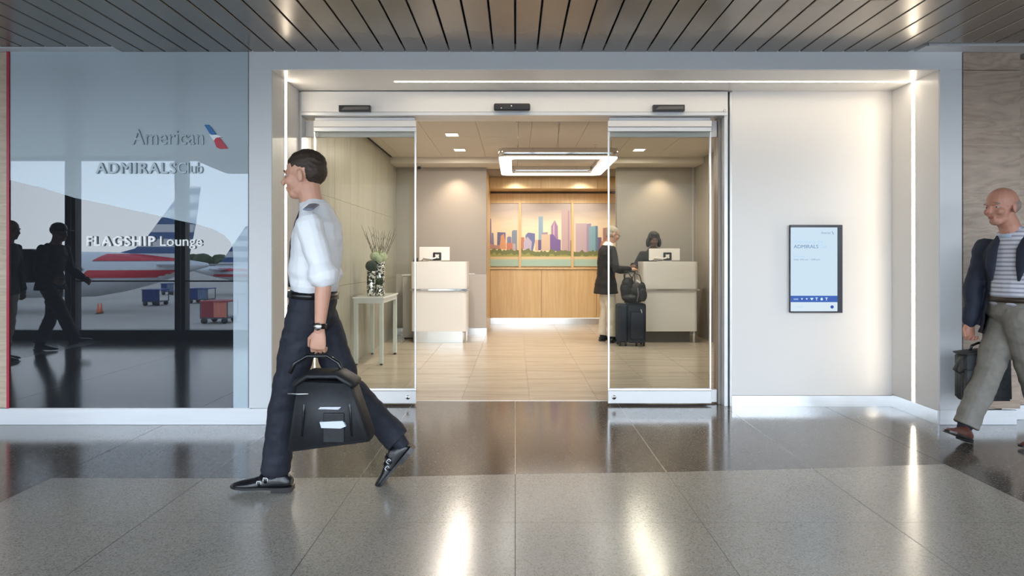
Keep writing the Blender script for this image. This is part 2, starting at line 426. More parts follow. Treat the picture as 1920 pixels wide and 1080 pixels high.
# ------------------------------------------------------------------ sliding entrance
ent = thing('door_header', None, None, (0, YB, 2.46), kind='structure')
B('header_cover', warmwhite, PX(566, YB), 1.79, YB - .02, YB + .16, 2.487, ZS - .012, ent, .003)
B('header_lip', alupaint, PX(566, YB), 1.79, YB - .022, YB + .16, 2.458, 2.485, ent, .002)
B('jamb', alupaint, 1.770, 1.800, YB + .0, YB + .17, 0, 2.66, ent, .002)
B('jamb', bronze, 1.745, 1.770, YB + .08, YB + .20, 0, 2.456, ent, .002)
B('jamb', alupaint, XL + .002, XL + .022, YB + .0, YB + .17, 0, 2.66, ent, .002)
MB().loft([(1.762, YB - .021, 2.500), (1.762, YB - .025, 2.500)], [.008, .008], (1, 0, 0), 12, rnd=False).build('lock_cylinder', chrome, ent)
def panel(label, x0, x1, lockx):
    d = thing('sliding_door', label, 'door', ((x0 + x1) / 2, 5.10, 0), group='glass sliding doors of the entrance')
    y0, y1 = 5.088, 5.112
    B('glass_pane', doorglass, x0 + .012, x1 - .012, 5.096, 5.104, .14, 2.34, d)
    B('top_rail', warmwhite, x0, x1, y0 - .012, y1, 2.372, 2.425, d, .004)
    B('top_rail', alupaint, x0, x1, y0 - .004, y1, 2.334, 2.370, d, .002)
    B('hanger_rail', alupaint, x0 + .01, x1 - .01, y0, y1, 2.427, 2.452, d, .002)
    B('bottom_rail', alupaint, x0, x1, y0 - .008, y1, .018, .125, d, .003)
    B('bottom_bead', alu, x0, x1, y0 - .002, y1, .126, .145, d, .002)
    for xa in (x0, x1 - .014):
        B('stile', alu, xa, xa + .014, y0 + .002, y1 - .002, .146, 2.333, d, .002)
    MB().loft([(lockx, y0 - .009, .07), (lockx, y0 - .013, .07)], [.019, .017], (1, 0, 0), 20, rnd=False).build('floor_lock', chrome, d)
    MB().loft([(lockx, y0 - .0135, .07), (lockx, y0 - .015, .07)], [.007, .007], (1, 0, 0), 12, rnd=False).build('keyhole', black, d)
    return d
panel('open glass sliding door panel on the left, in front of the console table', PX(589, 5.1), PX(780.5, 5.1), PX(765, 5.09))
panel('open glass sliding door panel on the right, in front of the suitcase', PX(1139.5, 5.1), PX(1333, 5.1), PX(1151, 5.09))
def side(label, x0, x1):
    d = thing('sidelight', label, 'window', ((x0 + x1) / 2, 5.17, 0), group='fixed glass sidelights behind the doors')
    B('glass_pane', doorglass, x0 + .01, x1 - .01, 5.166, 5.174, .10, 2.30, d)
    B('bottom_rail', alupaint, x0, x1, 5.155, 5.185, .012, .12, d, .003)
    B('top_rail', warmwhite, x0, x1, 5.155, 5.185, 2.30, 2.44, d, .003)
    return d
side('fixed glass sidelight behind the left sliding door', PX(566, 5.17) - .01, PX(779, 5.17))
side('fixed glass sidelight behind the right sliding door', PX(1143, 5.17), 1.742)
def sensor(label, px0, px1, y0, y1, rounded):
    yy = YB - .023
    s = thing('door_sensor', label, 'sensor', (PX((px0 + px1) / 2, yy), yy, PZ(y1, yy)), group='black motion sensors on the door header')
    x0, x1, z0, z1 = PX(px0, yy), PX(px1, yy), PZ(y1, yy), PZ(y0, yy)
    if rounded:
        MB().box(x0, x1, yy - .05, yy, z0, z1, .014, 3).build('housing', black, s)
        for px, r in ((959, .006), (940, .004)):
            MB().ell((PX(px, yy), yy - .05, (z0 + z1) / 2 + (.006 if px > 950 else -.012)), (r, .003, r)).build('indicator_lens', mat('lens_white', (.8, .8, .8), .3), s)
    else:
        B('housing', black, x0, x1, yy - .035, yy, z0, z1, s, .004)
        MB().prism([(x0 + .02, z0 + .012), (x1 - .012, z0 + .016), (x1 - .012, z1 - .012), (x0 + .05, z1 - .016)], 'Y', yy - .037, yy - .035).build('lens_window', mat('smoked_lens', (.13, .12, .11), .2), s)
sensor('black rectangular motion sensor above the left door panel', 637, 696, 199, 211, 0)
sensor('black rounded motion sensor in the middle of the door header', 926, 994, 196, 209, 1)
sensor('black rectangular motion sensor above the right door panel', 1223, 1282, 198, 210, 0)

# ------------------------------------------------------------------ information screen
s = thing('information_screen', 'portrait information screen with a pale blue welcome page on the white wall', 'screen', (PX(1527, YB), YB, PZ(587, YB)))
sx0, sx1, sz0, sz1 = PX(1479, YB), PX(1576, YB), PZ(586, YB), PZ(422, YB)
MB().box(sx0, sx1, YB - .035, YB - .0005, sz0, sz1, .003, 1).build('bezel', mat('screen_bezel', (.03, .035, .05), .3), s)
yy = YB - .0355
def spx(px): return PX(px, yy)
def spz(py): return PZ(py, yy)
def sbox(name, m, a, b, c, d, y0=yy - .0005, par=s): return B(name, m, spx(a), spx(b), y0, y0 + .0006, spz(d), spz(c), par)
dsp = sbox('display', emit('screen_page', (.64, .80, .93), .56), 1482.5, 1570, 426.5, 583.5)
DY = yy - .0013
def dbox(name, m, a, b, c, d): return B(name, m, PX(a, yy), PX(b, yy), DY, DY + .0006, PZ(d, yy), PZ(c, yy), dsp)
dbox('menu_band', emit('screen_band', (.055, .12, .40), .7), 1482.5, 1570, 554.5, 566.5)
dbox('footer', emit('screen_footer', (.75, .88, .98), .54), 1482.5, 1570, 567, 583.5)
ink = emit('screen_ink', (.16, .24, .38), .8); ink2 = emit('screen_ink_pale', (.30, .45, .62), .9); inkw = emit('screen_icon', (.55, .70, .95), .7)
def dtext(t, a, b, c, d, m, bold=0.): return text(t, 'lettering', m, dsp, PX(a, yy), PX(b, yy), PZ(d, yy), PZ(c, yy), DY - .0004, .0003, bold)
dtext('Welcome to the', 1488.5, 1543, 450, 456.5, ink2)
dtext('ADMIRALS', 1488, 1534, 459, 465.5, ink, .0005)
dtext('Club', 1536, 1550, 459, 465.5, ink2)
dtext('American', 1539.5, 1557, 434.5, 438.5, ink)
dtext('Hours today', 1488.5, 1508, 479, 483, ink2)
dtext('Daily: 4:30 a.m. - 10:00 p.m.', 1488.5, 1538, 485, 489, ink)
dtext('HOME', 1488, 1496.5, 559.5, 562.5, inkw)
dtext('12:00 PM', 1492, 1506, 574, 577, ink2)
MB().prism([(PX(1559, yy), PZ(434, yy)), (PX(1560.5, yy), PZ(434, yy)), (PX(1563.5, yy), PZ(439.5, yy)), (PX(1562, yy), PZ(439.5, yy))], 'Y', DY - .0006, DY).build('emblem', ink, dsp)
for i, px in enumerate((1503.5, 1512.5, 1522, 1531, 1540.5, 1549.5)):
    q = MB(); z = PZ(560.5, yy); x = PX(px, yy)
    if i in (0, 1): q.prism([(x - .009, z + .006), (x + .009, z + .006), (x, z - .009)], 'Y', DY - .0006, DY)
    elif i == 2: q.prism([(x - .013, z + .004), (x - .007, z + .011), (x, z + .006), (x + .007, z + .011), (x + .013, z + .004), (x, z - .012)], 'Y', DY - .0006, DY)
    elif i in (3, 5): q.prism([(x - .011, z + .012), (x + .011, z + .012), (x + .002, z), (x + .002, z - .009), (x + .007, z - .012), (x - .007, z - .012), (x - .002, z - .009), (x - .002, z)], 'Y', DY - .0006, DY)
    else: q.prism([(x - .012, z), (x, z + .013), (x + .012, z), (x + .009, z), (x + .009, z - .011), (x - .009, z - .011), (x - .009, z)], 'Y', DY - .0006, DY)
    q.build('icon', inkw, dsp)
gi = MB().lathe([(.014, 0), (.014, .0006)], (0, 0, 0), 24).build('globe_icon', emit('screen_globe', (.03, .06, .25), 1), dsp, local=True)
gi.matrix_local = WM[dsp].inverted() @ (Matrix.Translation(Vector((PX(1560, yy), DY, PZ(575.5, yy)))) @ Matrix.Rotation(R(90), 4, 'X'))

# ------------------------------------------------------------------ back painted glass panel with signage
YG = YF - .004
m = bpy.data.materials.new('back_painted_glass'); m.use_nodes = True; t = m.node_tree; t.nodes.clear()
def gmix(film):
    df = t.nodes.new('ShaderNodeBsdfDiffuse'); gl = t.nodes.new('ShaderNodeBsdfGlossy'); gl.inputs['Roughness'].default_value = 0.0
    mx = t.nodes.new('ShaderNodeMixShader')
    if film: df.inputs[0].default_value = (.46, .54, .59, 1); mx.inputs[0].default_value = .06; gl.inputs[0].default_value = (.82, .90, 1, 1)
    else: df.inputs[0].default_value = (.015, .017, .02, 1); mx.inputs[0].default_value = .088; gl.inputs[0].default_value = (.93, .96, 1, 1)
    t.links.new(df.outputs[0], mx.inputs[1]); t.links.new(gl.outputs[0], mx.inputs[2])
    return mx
om = t.nodes.new('ShaderNodeOutputMaterial'); t.links.new(gmix(False).outputs[0], om.inputs[0]); clearmirror = m
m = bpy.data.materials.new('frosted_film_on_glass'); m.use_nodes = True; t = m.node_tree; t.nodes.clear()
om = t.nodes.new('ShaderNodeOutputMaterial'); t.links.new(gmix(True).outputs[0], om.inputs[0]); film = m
gp = thing('feature_window', 'tall reflective glass panel with airline club lettering left of the entrance', 'window', ((XG0 + XG1) / 2, YF, .126))
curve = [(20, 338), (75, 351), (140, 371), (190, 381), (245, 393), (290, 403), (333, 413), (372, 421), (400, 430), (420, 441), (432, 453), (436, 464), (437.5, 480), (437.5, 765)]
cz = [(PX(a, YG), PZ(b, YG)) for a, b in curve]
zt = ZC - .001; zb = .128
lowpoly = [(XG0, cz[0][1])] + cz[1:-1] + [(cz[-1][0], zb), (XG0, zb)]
MB().prism(lowpoly, 'Y', YG, YG + .035).build('glass_pane', clearmirror, gp)
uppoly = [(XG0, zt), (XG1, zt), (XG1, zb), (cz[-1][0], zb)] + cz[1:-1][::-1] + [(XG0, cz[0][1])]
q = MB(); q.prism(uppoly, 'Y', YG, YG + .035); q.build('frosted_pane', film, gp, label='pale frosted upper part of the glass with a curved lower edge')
B('sill_bead', alupaint, XG0 - .02, XG1 + .02, YG - .006, YG + .03, .122, .130, gp)
letm = mat('grey_metal_letter', (.30, .36, .40), .35, .4); letw = mat('white_letter', (.93, .94, .95), .4, emis=None)
YL = YG - .012
def sign(t_, a, b, c, d, m_, bold, nm): return text(t_, nm, m_, gp, PX(a, YL), PX(b, YL), PZ(d, YL), PZ(c, YL), YL + .012, .006, bold, 1.18 if bold > .001 else 1.)
sign('American', 247, 381, 242, 271, letm, 0, 'lettering')
sign('ADMIRALS', 180, 329, 305, 325, letm, .0035, 'lettering')
sign('Club', 333, 380, 304, 325, letm, -.004, 'lettering')
sign('FLAGSHIP', 163, 290, 443, 461, letw, .0035, 'lettering')
sign('Lounge', 300, 379, 443, 467, letw, -.004, 'lettering')
e = bpy.data.objects.new('emblem', None); link(e, gp, WM[gp].inverted() @ Matrix.Translation(Vector((PX(405, YG), YG, PZ(256, YG)))))
def epoly(nm, pts, m_, th): MB().prism([(PX(a, YL), PZ(b, YL)) for a, b in pts], 'Y', YG - th, YG).build(nm, m_, e)
epoly('blue_wing', [(383, 234), (391, 234), (396, 239), (405.5, 252), (397, 252.5), (393, 250)], mat('sign_blue', (.02, .16, .42), .3), .014)
epoly('eagle', [(392, 251), (397, 253), (405.5, 252.5), (410, 254), (416.5, 256.5), (411, 257.5), (405, 259), (401.5, 263.5), (397.5, 260)], mat('sign_silver', (.60, .65, .68), .3, .5), .012)
epoly('red_wing', [(401.5, 264), (404, 259.5), (408, 257.5), (412, 259), (427, 278.5), (412, 279), (406, 276)], mat('sign_red', (.50, .03, .06), .3), .014)

# ------------------------------------------------------------------ concourse shell behind the camera: window wall, ends
ww = thing('window_1', None, None, (0, YW, 0), kind='structure')
frame_m = mat('black_window_frame', (.012, .013, .015), .35)
slit = mat('pale_mullion_joint', (.75, .73, .68), .4)
B('sill', frame_m, XE0, XE1, YW - .12, YW + .06, 0, .156, ww)
B('head_frame', frame_m, XE0, XE1, YW - .10, YW + .03, 2.77, ZC + .05, ww)
B('transom', frame_m, XE0, XE1, YW - .04, YW + .01, .893, .915, ww)
mx0 = -6.84
k = -3
while mx0 + k * 1.69 < XE1:
    xm = mx0 + k * 1.69
    if xm > XE0:
        B('mullion', frame_m, xm - .088, xm - .012, YW - .10, YW + .03, .156, 2.77, ww)
        B('mullion', frame_m, xm + .012, xm + .075, YW - .10, YW + .03, .156, 2.77, ww)
        B('mullion_joint', slit, xm - .012, xm + .012, YW - .05, YW + .02, .156, 2.77, ww)
    if xm + 1.69 < XE1 + 1 and xm > XE0 - 2:
        B('glass_pane', clear, max(XE0, xm + .075), min(XE1, xm + 1.69 - .088), YW - .03, YW - .02, .156, 2.77, ww)
    k += 1
MB().prism([(-5.02, ZC), (-4.41, 2.55), (XE1, 2.55), (XE1, ZC)], 'Y', YW + .06, YW + .10).build('bulkhead', greyw, ww)
B('wall_end_left', greyw, XE0 - .2, XE0, YW - .3, YB + .3, -.3, ZC + .3, kind='structure')
B('wall_end_right', greyw, XE1, XE1 + .2, YW - .3, YB + .3, -.3, ZC + .3, kind='structure')

# ------------------------------------------------------------------ reception room shell
RX0, RX1, RY = -1.95, 2.95, 9.79
shell = mat('shell_dark', (.3, .28, .26), .8)
wl2 = thing('wall_reception_left', None, None, (RX0, 7.5, 0), kind='structure')
B('wall_core', shell, RX0 - .2, RX0 - .02, YT - .05, 11.8, -.2, 3.1, wl2)
yy0 = YT - .04
for i, w in enumerate((.62, .62, .62, .62, .62, .62, .62, .62, .62)):
    z = 0.0
    for zz in ((0, .95), (.95, 1.90), (1.90, 2.84)) :
        B('stone_panel', stone, RX0 - .02, RX0, yy0 + .002, min(RY, yy0 + w) - .002, zz[0] + .0015, zz[1] - .0015, wl2)
    yy0 += w
    if yy0 > RY - .1: break
wr2 = thing('wall_reception_right', None, None, (RX1, 7.5, 0), kind='structure')
B('wall_core', greyw, RX1, RX1 + .2, YT - .05, 11.8, -.2, 3.1, wr2)
wf2 = B('wall_reception_front', warmwhite, 1.80, RX1, YT - .05, YT - .03, 0, 3.0, kind='structure')
wf3 = B('wall_reception_front', warmwhite, RX0, RX1, YB + .21, YT - .03, 2.46, 3.0, kind='structure')
wb = thing('wall_back', None, None, (0, RY, 0), kind='structure')
NX0, NX1 = PX(912, RY), PX(1157, RY)
for x0, x1 in ((RX0, NX0), (NX1, RX1)):
    B('upper_panel', greyw, x0, x1, RY, RY + .16, 1.005, 2.745, wb)
    B('wainscot', greylow, x0, x1, RY - .004, RY + .16, .118, 1.0, wb)
    B('wall_base', alu, x0, x1 + (.004 if x1 < 0 else 0), RY + .0, RY + .16, 0, .113, wb)
bx = PX(1299, RY); B('reveal_strip', greylow, bx - .012, bx + .012, RY - .010, RY + .01, .12, 2.74, wb)
B('niche_side', maple, NX0 - .13, NX0 - .002, RY + .16, 11.5, 0, 2.745, wb)
B('niche_side', maple, NX1 + .28, NX1 + .40, RY + .16, 11.5, 0, 2.745, wb)
B('niche_core', shell, NX0 - .3, NX1 + .6, 11.46, 11.7, -.1, 3.0, wb)
B('niche_core', shell, NX0 - .3, NX1 + .6, RY + .16, 11.7, 2.745, 3.0, wb)
# ceiling of the reception
cr2 = thing('ceiling_reception', None, None, (0, 7.5, ZR), kind='structure')
B('ceiling_bed', shell, RX0 - .2, RX1 + .2, YT - .05, RY + .2, ZR + .012, ZR + .15, cr2)
xs = [-1.95, -1.79, -1.13, -.46, .20, .86, 1.52, 2.18, 2.84, 2.95]
ys = [YT - .05, 6.53, 7.81, 9.09, 9.36]
for i in range(len(xs) - 1):
    for j in range(len(ys) - 1):
        B('ceiling_tile', ceilr, xs[i] + .002, xs[i + 1] - .002, ys[j] + .002, ys[j + 1] - .002, ZR, ZR + .012, cr2)
B('bulkhead', ceilr, RX0, RX1, 9.34, RY + .2, 2.745, ZR + .1, cr2)
B('shadow_slot', gapblk, RX0, RX0 + .03, YT, 9.34, ZR - .002, ZR + .005, cr2)

# niche joinery: wall cabinets, mural, lower cabinets
n = thing('display_joinery', 'honey maple wall joinery framing the skyline mural at the back of reception', 'cabinet', ((NX0 + NX1) / 2, 11.4, 0))
YN = 11.38
def np(px): return PX(px, YN)
def nz(py): return PZ(py, YN)
X0, X1 = NX0 - .002, NX1 + .28
q = MB(); q.box(X0, X1, 10.95, YN + .05, nz(362) + .03, 2.745); 
ux = [X0, PX(1015, 10.95), PX(1120, 10.95), X1]
for i in range(3): B('upper_door', maple, ux[i] + .003, ux[i + 1] - .003, 10.93, 10.95, nz(362) + .036, 2.74, n)
q.build('upper_carcass', maple, n)
B('picture_rail', maple, X0, X1, YN - .01, YN + .06, nz(381), nz(363), n)
B('backboard', maple, X0, X1, YN + .03, YN + .07, nz(503), nz(381), n)
for px in (975, 1073): B('post', maple, np(px - 2.3), np(px + 2.3), YN - .03, YN + .03, nz(502), nz(381), n)
B('ledge', maple, X0, X1, YN - .05, YN + .06, nz(505), nz(501.5), n)
lx = [X0, np(1015), np(1118), np(1220)]
lx[3] = X1
for i in range(3): B('lower_panel', maple, lx[i] + .003, lx[i + 1] - .003, YN - .03, YN - .01, nz(596), nz(506), n, .001)
B('lower_carcass', maple, X0, X1, YN - .008, YN + .06, nz(596) + .005, nz(506), n)
B('kick', alu, X0, X1, YN + .02, YN + .05, .0, nz(596), n)
B('kick_light', emit('kick_led', (1, .9, .75), 2.2), X0 + .05, X1 - .05, YN + .0, YN + .012, nz(596) - .006, nz(596) - .001, n)
# mural: three printed panels, flat print built as coloured cut-outs a fraction of a millimetre thick
pc = {}
def pm(rgb):
    k = tuple(rgb)
    if k not in pc:
        lin = [(((v * .82 + g_ * .18) / 255) ** 2.2) for v, g_ in zip(rgb, (195, 178, 165))]
        pc[k] = mat('print_%d_%d_%d' % k, lin, .45)
    return pc[k]
m, t, b = nodes_of('print_sky')
c = t.nodes.new('ShaderNodeTexCoord'); spx_ = t.nodes.new('ShaderNodeSeparateXYZ'); r = t.nodes.new('ShaderNodeValToRGB')
mr = t.nodes.new('ShaderNodeMapRange'); mr.inputs[1].default_value = 0; mr.inputs[2].default_value = nz(381) - nz(501)
n2 = t.nodes.new('ShaderNodeTexNoise'); n2.inputs['Scale'].default_value = 2.5
mp = t.nodes.new('ShaderNodeMapping'); mp.inputs['Scale'].default_value = (.5, 1, 3)
ad = t.nodes.new('ShaderNodeMath'); ad.operation = 'MULTIPLY_ADD'; ad.inputs[1].default_value = .25; 
t.links.new(c.outputs['Object'], spx_.inputs[0]); t.links.new(spx_.outputs[2], mr.inputs[0]); t.links.new(c.outputs['Object'], mp.inputs[0]); t.links.new(mp.outputs[0], n2.inputs[0])
t.links.new(n2.outputs[0], ad.inputs[0]); t.links.new(mr.outputs[0], ad.inputs[2]); t.links.new(ad.outputs[0], r.inputs[0]); t.links.new(r.outputs[0], b.inputs['Base Color'])
E = r.color_ramp.elements
E[0].position = .3; E[0].color = (.90, .73, .48, 1); E[1].position = 1.1; E[1].color = (.48, .41, .37, 1)
x = E.new(.75); x.color = (.84, .70, .52, 1)
b.inputs['Roughness'].default_value = .45
MATS['print_sky'] = m
BL = [((88, 96, 150), [(100, 650), (100, 430), (110, 430), (110, 270), (150, 290), (157, 650)]), ((170, 165, 190), [(112, 430), (112, 275), (130, 280), (130, 430)]),
 ((120, 120, 170), [(158, 660), (158, 480), (182, 480), (190, 660)]), ((90, 95, 145), [(230, 690), (235, 470), (345, 475), (345, 690)]),
 ((222, 150, 105), [(262, 700), (282, 520), (320, 490), (352, 640), (352, 700)]), ((120, 125, 170), [(365, 640), (365, 540), (395, 525), (425, 540), (425, 640)]),
 ((125, 140, 165), [(430, 710), (430, 460), (450, 443), (500, 443), (500, 710)]), ((205, 120, 100), [(360, 705), (360, 615), (440, 615), (440, 705)]),
 ((180, 130, 120), [(95, 700), (95, 640), (150, 630), (230, 650), (265, 640), (265, 700)]), ((190, 175, 185), [(440, 705), (440, 620), (480, 630), (480, 705)]),
 ((190, 120, 100), [(553, 700), (553, 540), (600, 540), (600, 700)]), ((95, 105, 165), [(612, 720), (615, 510), (650, 475), (742, 488), (742, 600), (715, 720)]),
 ((185, 175, 205), [(590, 730), (590, 600), (640, 530), (700, 600), (690, 730)]), ((215, 180, 150), [(745, 720), (745, 575), (790, 575), (790, 720)]),
 ((130, 165, 190), [(790, 700), (790, 262), (850, 255), (852, 700)]), ((95, 75, 125), [(785, 715), (785, 575), (825, 575), (825, 715)]),
 ((210, 182, 155), [(830, 720), (830, 500), (942, 500), (942, 720)]), ((150, 135, 160), [(835, 500), (835, 475), (915, 470), (915, 500)]),
 ((150, 115, 160), [(960, 600), (960, 390), (1008, 308), (1050, 390), (1055, 600)]), ((200, 170, 190), [(985, 600), (985, 400), (1006, 320), (1006, 600)]),
 ((105, 82, 150), [(945, 725), (945, 500), (990, 500), (1030, 560), (1090, 575), (1090, 725)]),
 ((190, 162, 165), [(1100, 735), (1100, 175), (1220, 175), (1222, 735)]), ((160, 135, 148), [(1186, 735), (1186, 178), (1204, 178), (1204, 735)]),
 ((120, 70, 90), [(1222, 740), (1222, 580), (1243, 580), (1243, 740)]), ((190, 168, 182), [(1290, 745), (1292, 352), (1440, 350), (1440, 745)]),
 ((150, 140, 175), [(1440, 745), (1440, 358), (1500, 352), (1500, 745)]), ((120, 172, 192), [(1475, 750), (1475, 395), (1560, 385), (1565, 750)]), ((85, 125, 160), [(1560, 750), (1560, 385), (1590, 388), (1592, 750)]),
 ((110, 95, 140), [(1592, 720), (1592, 540), (1640, 540), (1640, 720)]), ((165, 120, 110), [(1660, 600), (1660, 415), (1722, 408), (1722, 600)]), ((205, 150, 110), [(1610, 720), (1640, 590), (1720, 590), (1760, 720)]),
 ((150, 150, 190), [(1830, 720), (1830, 500), (1950, 500), (1950, 720)]), ((170, 130, 150), [(2000, 720), (2000, 420), (2080, 420), (2080, 720)])]
def mz(zx, zy): return (np(900 + zx / 7.2), nz(370 + zy / 7.2))
segs = [(X0, np(972.7)), (np(975.3 + 2), np(1070.7)), (np(1075.3), X1)]
labels = ['left panel of the city skyline mural', 'middle panel of the city skyline mural with the tallest tower', 'right panel of the city skyline mural behind the man in the dark jacket']
for (xa, xb), lb in zip(segs, labels):
    ms = [MATS['print_sky'], pm((102, 112, 62)), pm((222, 198, 150)), pm((160, 198, 182)), pm((150, 150, 70))]
    q = MB(); zb_, zt_ = nz(499), nz(381.5)
    q.box(xa, xb, YN, YN + .012, zb_, zt_)
    def clip(poly):
        out = poly
        for side_, lim in ((1, xa), (-1, xb)):
            res = []
            for i in range(len(out)):
                p, q_ = out[i], out[(i + 1) % len(out)]
                ip = (p[0] - lim) * side_ >= 0; iq = (q_[0] - lim) * side_ >= 0
                if ip: res.append(p)
                if ip != iq:
                    tt = (lim - p[0]) / (q_[0] - p[0]); res.append((lim, p[1] + tt * (q_[1] - p[1])))
            out = res
            if len(out) < 3: return None
        return out
    lay = YN - .0004
    for i, (col, poly) in enumerate(BL):
        pp = clip([mz(*p) for p in poly])
        if not pp: continue
        m_ = pm(col)
        if m_ not in ms: ms.append(m_)
        q.mi = ms.index(m_); q.prism(pp, 'Y', lay, YN); lay -= .00025
        # window rows on the towers
        bx0, bx1 = min(p[0] for p in pp), max(p[0] for p in pp); bz1 = max(p[1] for p in pp)
    # tree line
    rnd = random.Random(3); tl = []
    zx = 60
    while zx < 2120: tl.append((zx, 705 + rnd.uniform(-22, 22) + (15 if zx > 700 else 0))); zx += 24
    for j, (col, base_, dz) in enumerate((((102, 112, 62), 800, 0), ((150, 150, 70), 810, 60))):
        for a_, b_ in zip(tl, tl[1:]):
            pp = clip([mz(a_[0], a_[1] + dz), mz(b_[0], b_[1] + dz), mz(b_[0], base_), mz(a_[0], base_)])
            if pp: q.mi = ms.index(pm(col)); q.prism(pp, 'Y', lay, YN)
        lay -= .0003
    for col, a_, b_ in (((222, 198, 150), 800, 845), ((160, 198, 182), 838, 930)):
        q.mi = ms.index(pm(col)); q.box(xa, xb, lay, YN, mz(0, b_)[1], mz(0, a_)[1]); lay -= .0003
    tag(q.build('mural_panel', ms), lb, 'picture', 'city skyline mural panels')

# ------------------------------------------------------------------ reception lights
def downlight(x, y, z, label, e=12, spot=110):
    d = thing('downlight', label, 'light', (x, y, z), group='square downlights in the reception ceiling')
    q = MB()
    for (a, b_, c_, d_) in ((-.09, .09, -.09, -.075), (-.09, .09, .075, .09), (-.09, -.075, -.075, .075), (.075, .09, -.075, .075)):
        q.box(x + a, x + b_, y + c_, y + d_, z - .006, z)
    q.build('trim_ring', warmwhite, d); B('lens', dlm, x - .072, x + .072, y - .072, y + .072, z - .004, z - .001, d)
    lamp('downlight_lamp', 'AREA', (x, y, z - .02), e, size=.13)
DL = [(-.81, 6.67, 'nearest left'), (-.81, 7.66, 'middle left'), (-.81, 8.73, 'rear left'), (1.81, 7.70, 'front right'), (1.81, 8.73, 'rear right')]
for x, y, l in DL: downlight(x, y, ZR, l + ' square downlight glowing in the reception ceiling')
for x in (-.95, 2.35): lamp('wall_wash', 'SPOT', (x, RY - .28, 2.73), 19, (1, .78, .56), size=.04, spot=R(105), blend=.8, rot=(R(10), 0, 0))
for x in (0, 1.2): lamp('niche_wash', 'SPOT', (x, 10.55, 2.70), 21, (1, .93, .82), .05, rot=(R(32), 0, 0), spot=R(100), blend=.8)
lamp('niche_ambient', 'AREA', (.7, 10.3, 2.72), 9, (1, .93, .82), 1.6, .5)
# ring pendant
rg = thing('ring_pendant', 'large rounded square chrome pendant light with a glowing white underside', 'light', (.50, 7.66, 2.42))
def rrect(cx, cy, hx, hy, r, n_=6):
    P = []
    for sx, sy, a0 in ((1, 1, 0), (-1, 1, 90), (-1, -1, 180), (1, -1, 270)):
        for k in range(n_ + 1):
            a = R(a0 + 90 * k / n_); P.append((cx + sx * (hx - r) + r * math.cos(a), cy + sy * (hy - r) + r * math.sin(a)))
    return P
def ringmesh(q, o, i, z0, z1, cap0=True, cap1=True):
    n_ = len(o); bm = q.bm
    V = [[bm.verts.new((*p, z)) for p in L] for L, z in ((o, z0), (i, z0), (o, z1), (i, z1))]
    for k in range(n_):
        j = (k + 1) % n_
        for f in (((V[0][k], V[0][j], V[2][j], V[2][k])), ((V[1][j], V[1][k], V[3][k], V[3][j]))): bm.faces.new(f).smooth = True
        if cap0: bm.faces.new((V[0][j], V[0][k], V[1][k], V[1][j]))
        if cap1: bm.faces.new((V[2][k], V[2][j], V[3][j], V[3][k]))
RC = (.503, 7.665); HX, HY, RT = .70, .765, .15
q = MB(); ringmesh(q, rrect(*RC, HX, HY, .10), rrect(*RC, HX - .006, HY - .006, .094), 2.432, 2.532); q.build('outer_band', chrome, rg)
q = MB(); ringmesh(q, rrect(*RC, HX - RT, HY - RT, .06), rrect(*RC, HX - RT - .006, HY - RT - .006, .054), 2.432, 2.532); q.build('inner_band', chrome, rg)
q = MB(); ringmesh(q, rrect(*RC, HX - .0065, HY - .0065, .093), rrect(*RC, HX - RT, HY - RT, .06), 2.424, 2.434); q.build('diffuser', ringm, rg)
q = MB(); ringmesh(q, rrect(*RC, HX - .0065, HY - .0065, .093), rrect(*RC, HX - RT, HY - RT, .06), 2.522, 2.53); q.build('top_cover', alupaint, rg)
for sx in (-.47, .0, .62):
    for sy in (-.70, .70):
        if sx == 0.0 and sy > 0: continue
        MB().tube([(RC[0] + sx, RC[1] + sy, 2.53), (RC[0] + sx, RC[1] + sy, ZR)], .0022, 6).build('cable', mat('cable_steel', (.35, .33, .3), .4, .8), rg)
        MB().lathe([(.028, 0), (.028, .008)], (RC[0] + sx, RC[1] + sy, ZR - .008), 16).build('ceiling_cup', alupaint, rg)
MB().tube([(RC[0] + .02, RC[1] - .7, ZR), (RC[0] - .02, RC[1] - .7, 2.53)], .003, 6).build('power_cord', mat('cord_grey', (.5, .48, .45), .5), rg)

# ------------------------------------------------------------------ reception desks
deskm = mat('white_solid_surface', (.87, .845, .82), .28)
deskm2 = deskm
def desk(label, x0, x1, post):
    Y0, Y1 = 8.86, 9.28
    d = thing('reception_desk', label, 'desk', ((x0 + x1) / 2, (Y0 + Y1) / 2, 0), group='white check-in desks')
    vert = lambda e: abs((e.verts[0].co - e.verts[1].co).z) > .1
    MB().box(x0, x1, Y0, Y1, .80, 1.205, .05, 5, edges=vert).build('upper_body', deskm, d)
    MB().box(x0 + .005, x1 - .005, Y0 + .01, Y1, .17, .775, .05, 5, edges=vert).build('lower_body', deskm, d)
    MB().box(x0 - .012, x1 + .015, Y0 - .012, Y1, .777, .798, .05, 5, edges=vert).build('steel_band', chrome, d)
    if post:
        B('kick_plate', mat('shadow_kick', (.12, .11, .10), .4, .5), x0 + .05, x1 - .10, Y0 + .1, Y1 - .05, 0, .17, d)
    else:
        MB().box(x0 + .02, x1 - .02, Y0 + .03, Y1 - .02, 0, .168, .05, 5, edges=vert).build('kick_plate', alu, d)
    MB().loft([(x1 - .055, Y0 + .04, 0), (x1 - .055, Y0 + .04, .17)], [.016, .016], (1, 0, 0), 14, rnd=False).build('leg_post', alupaint, d)
    # panel seams
    return d
dx0, dx1 = PX(770, 8.86), PX(875.5, 8.86)
desk('white check-in desk on the left, beside the flower table', dx0, dx1, False)
ex0, ex1 = PX(1206, 8.86), PX(1309.5, 8.86)
desk('white check-in desk on the right, behind the suitcase', ex0, ex1, True)
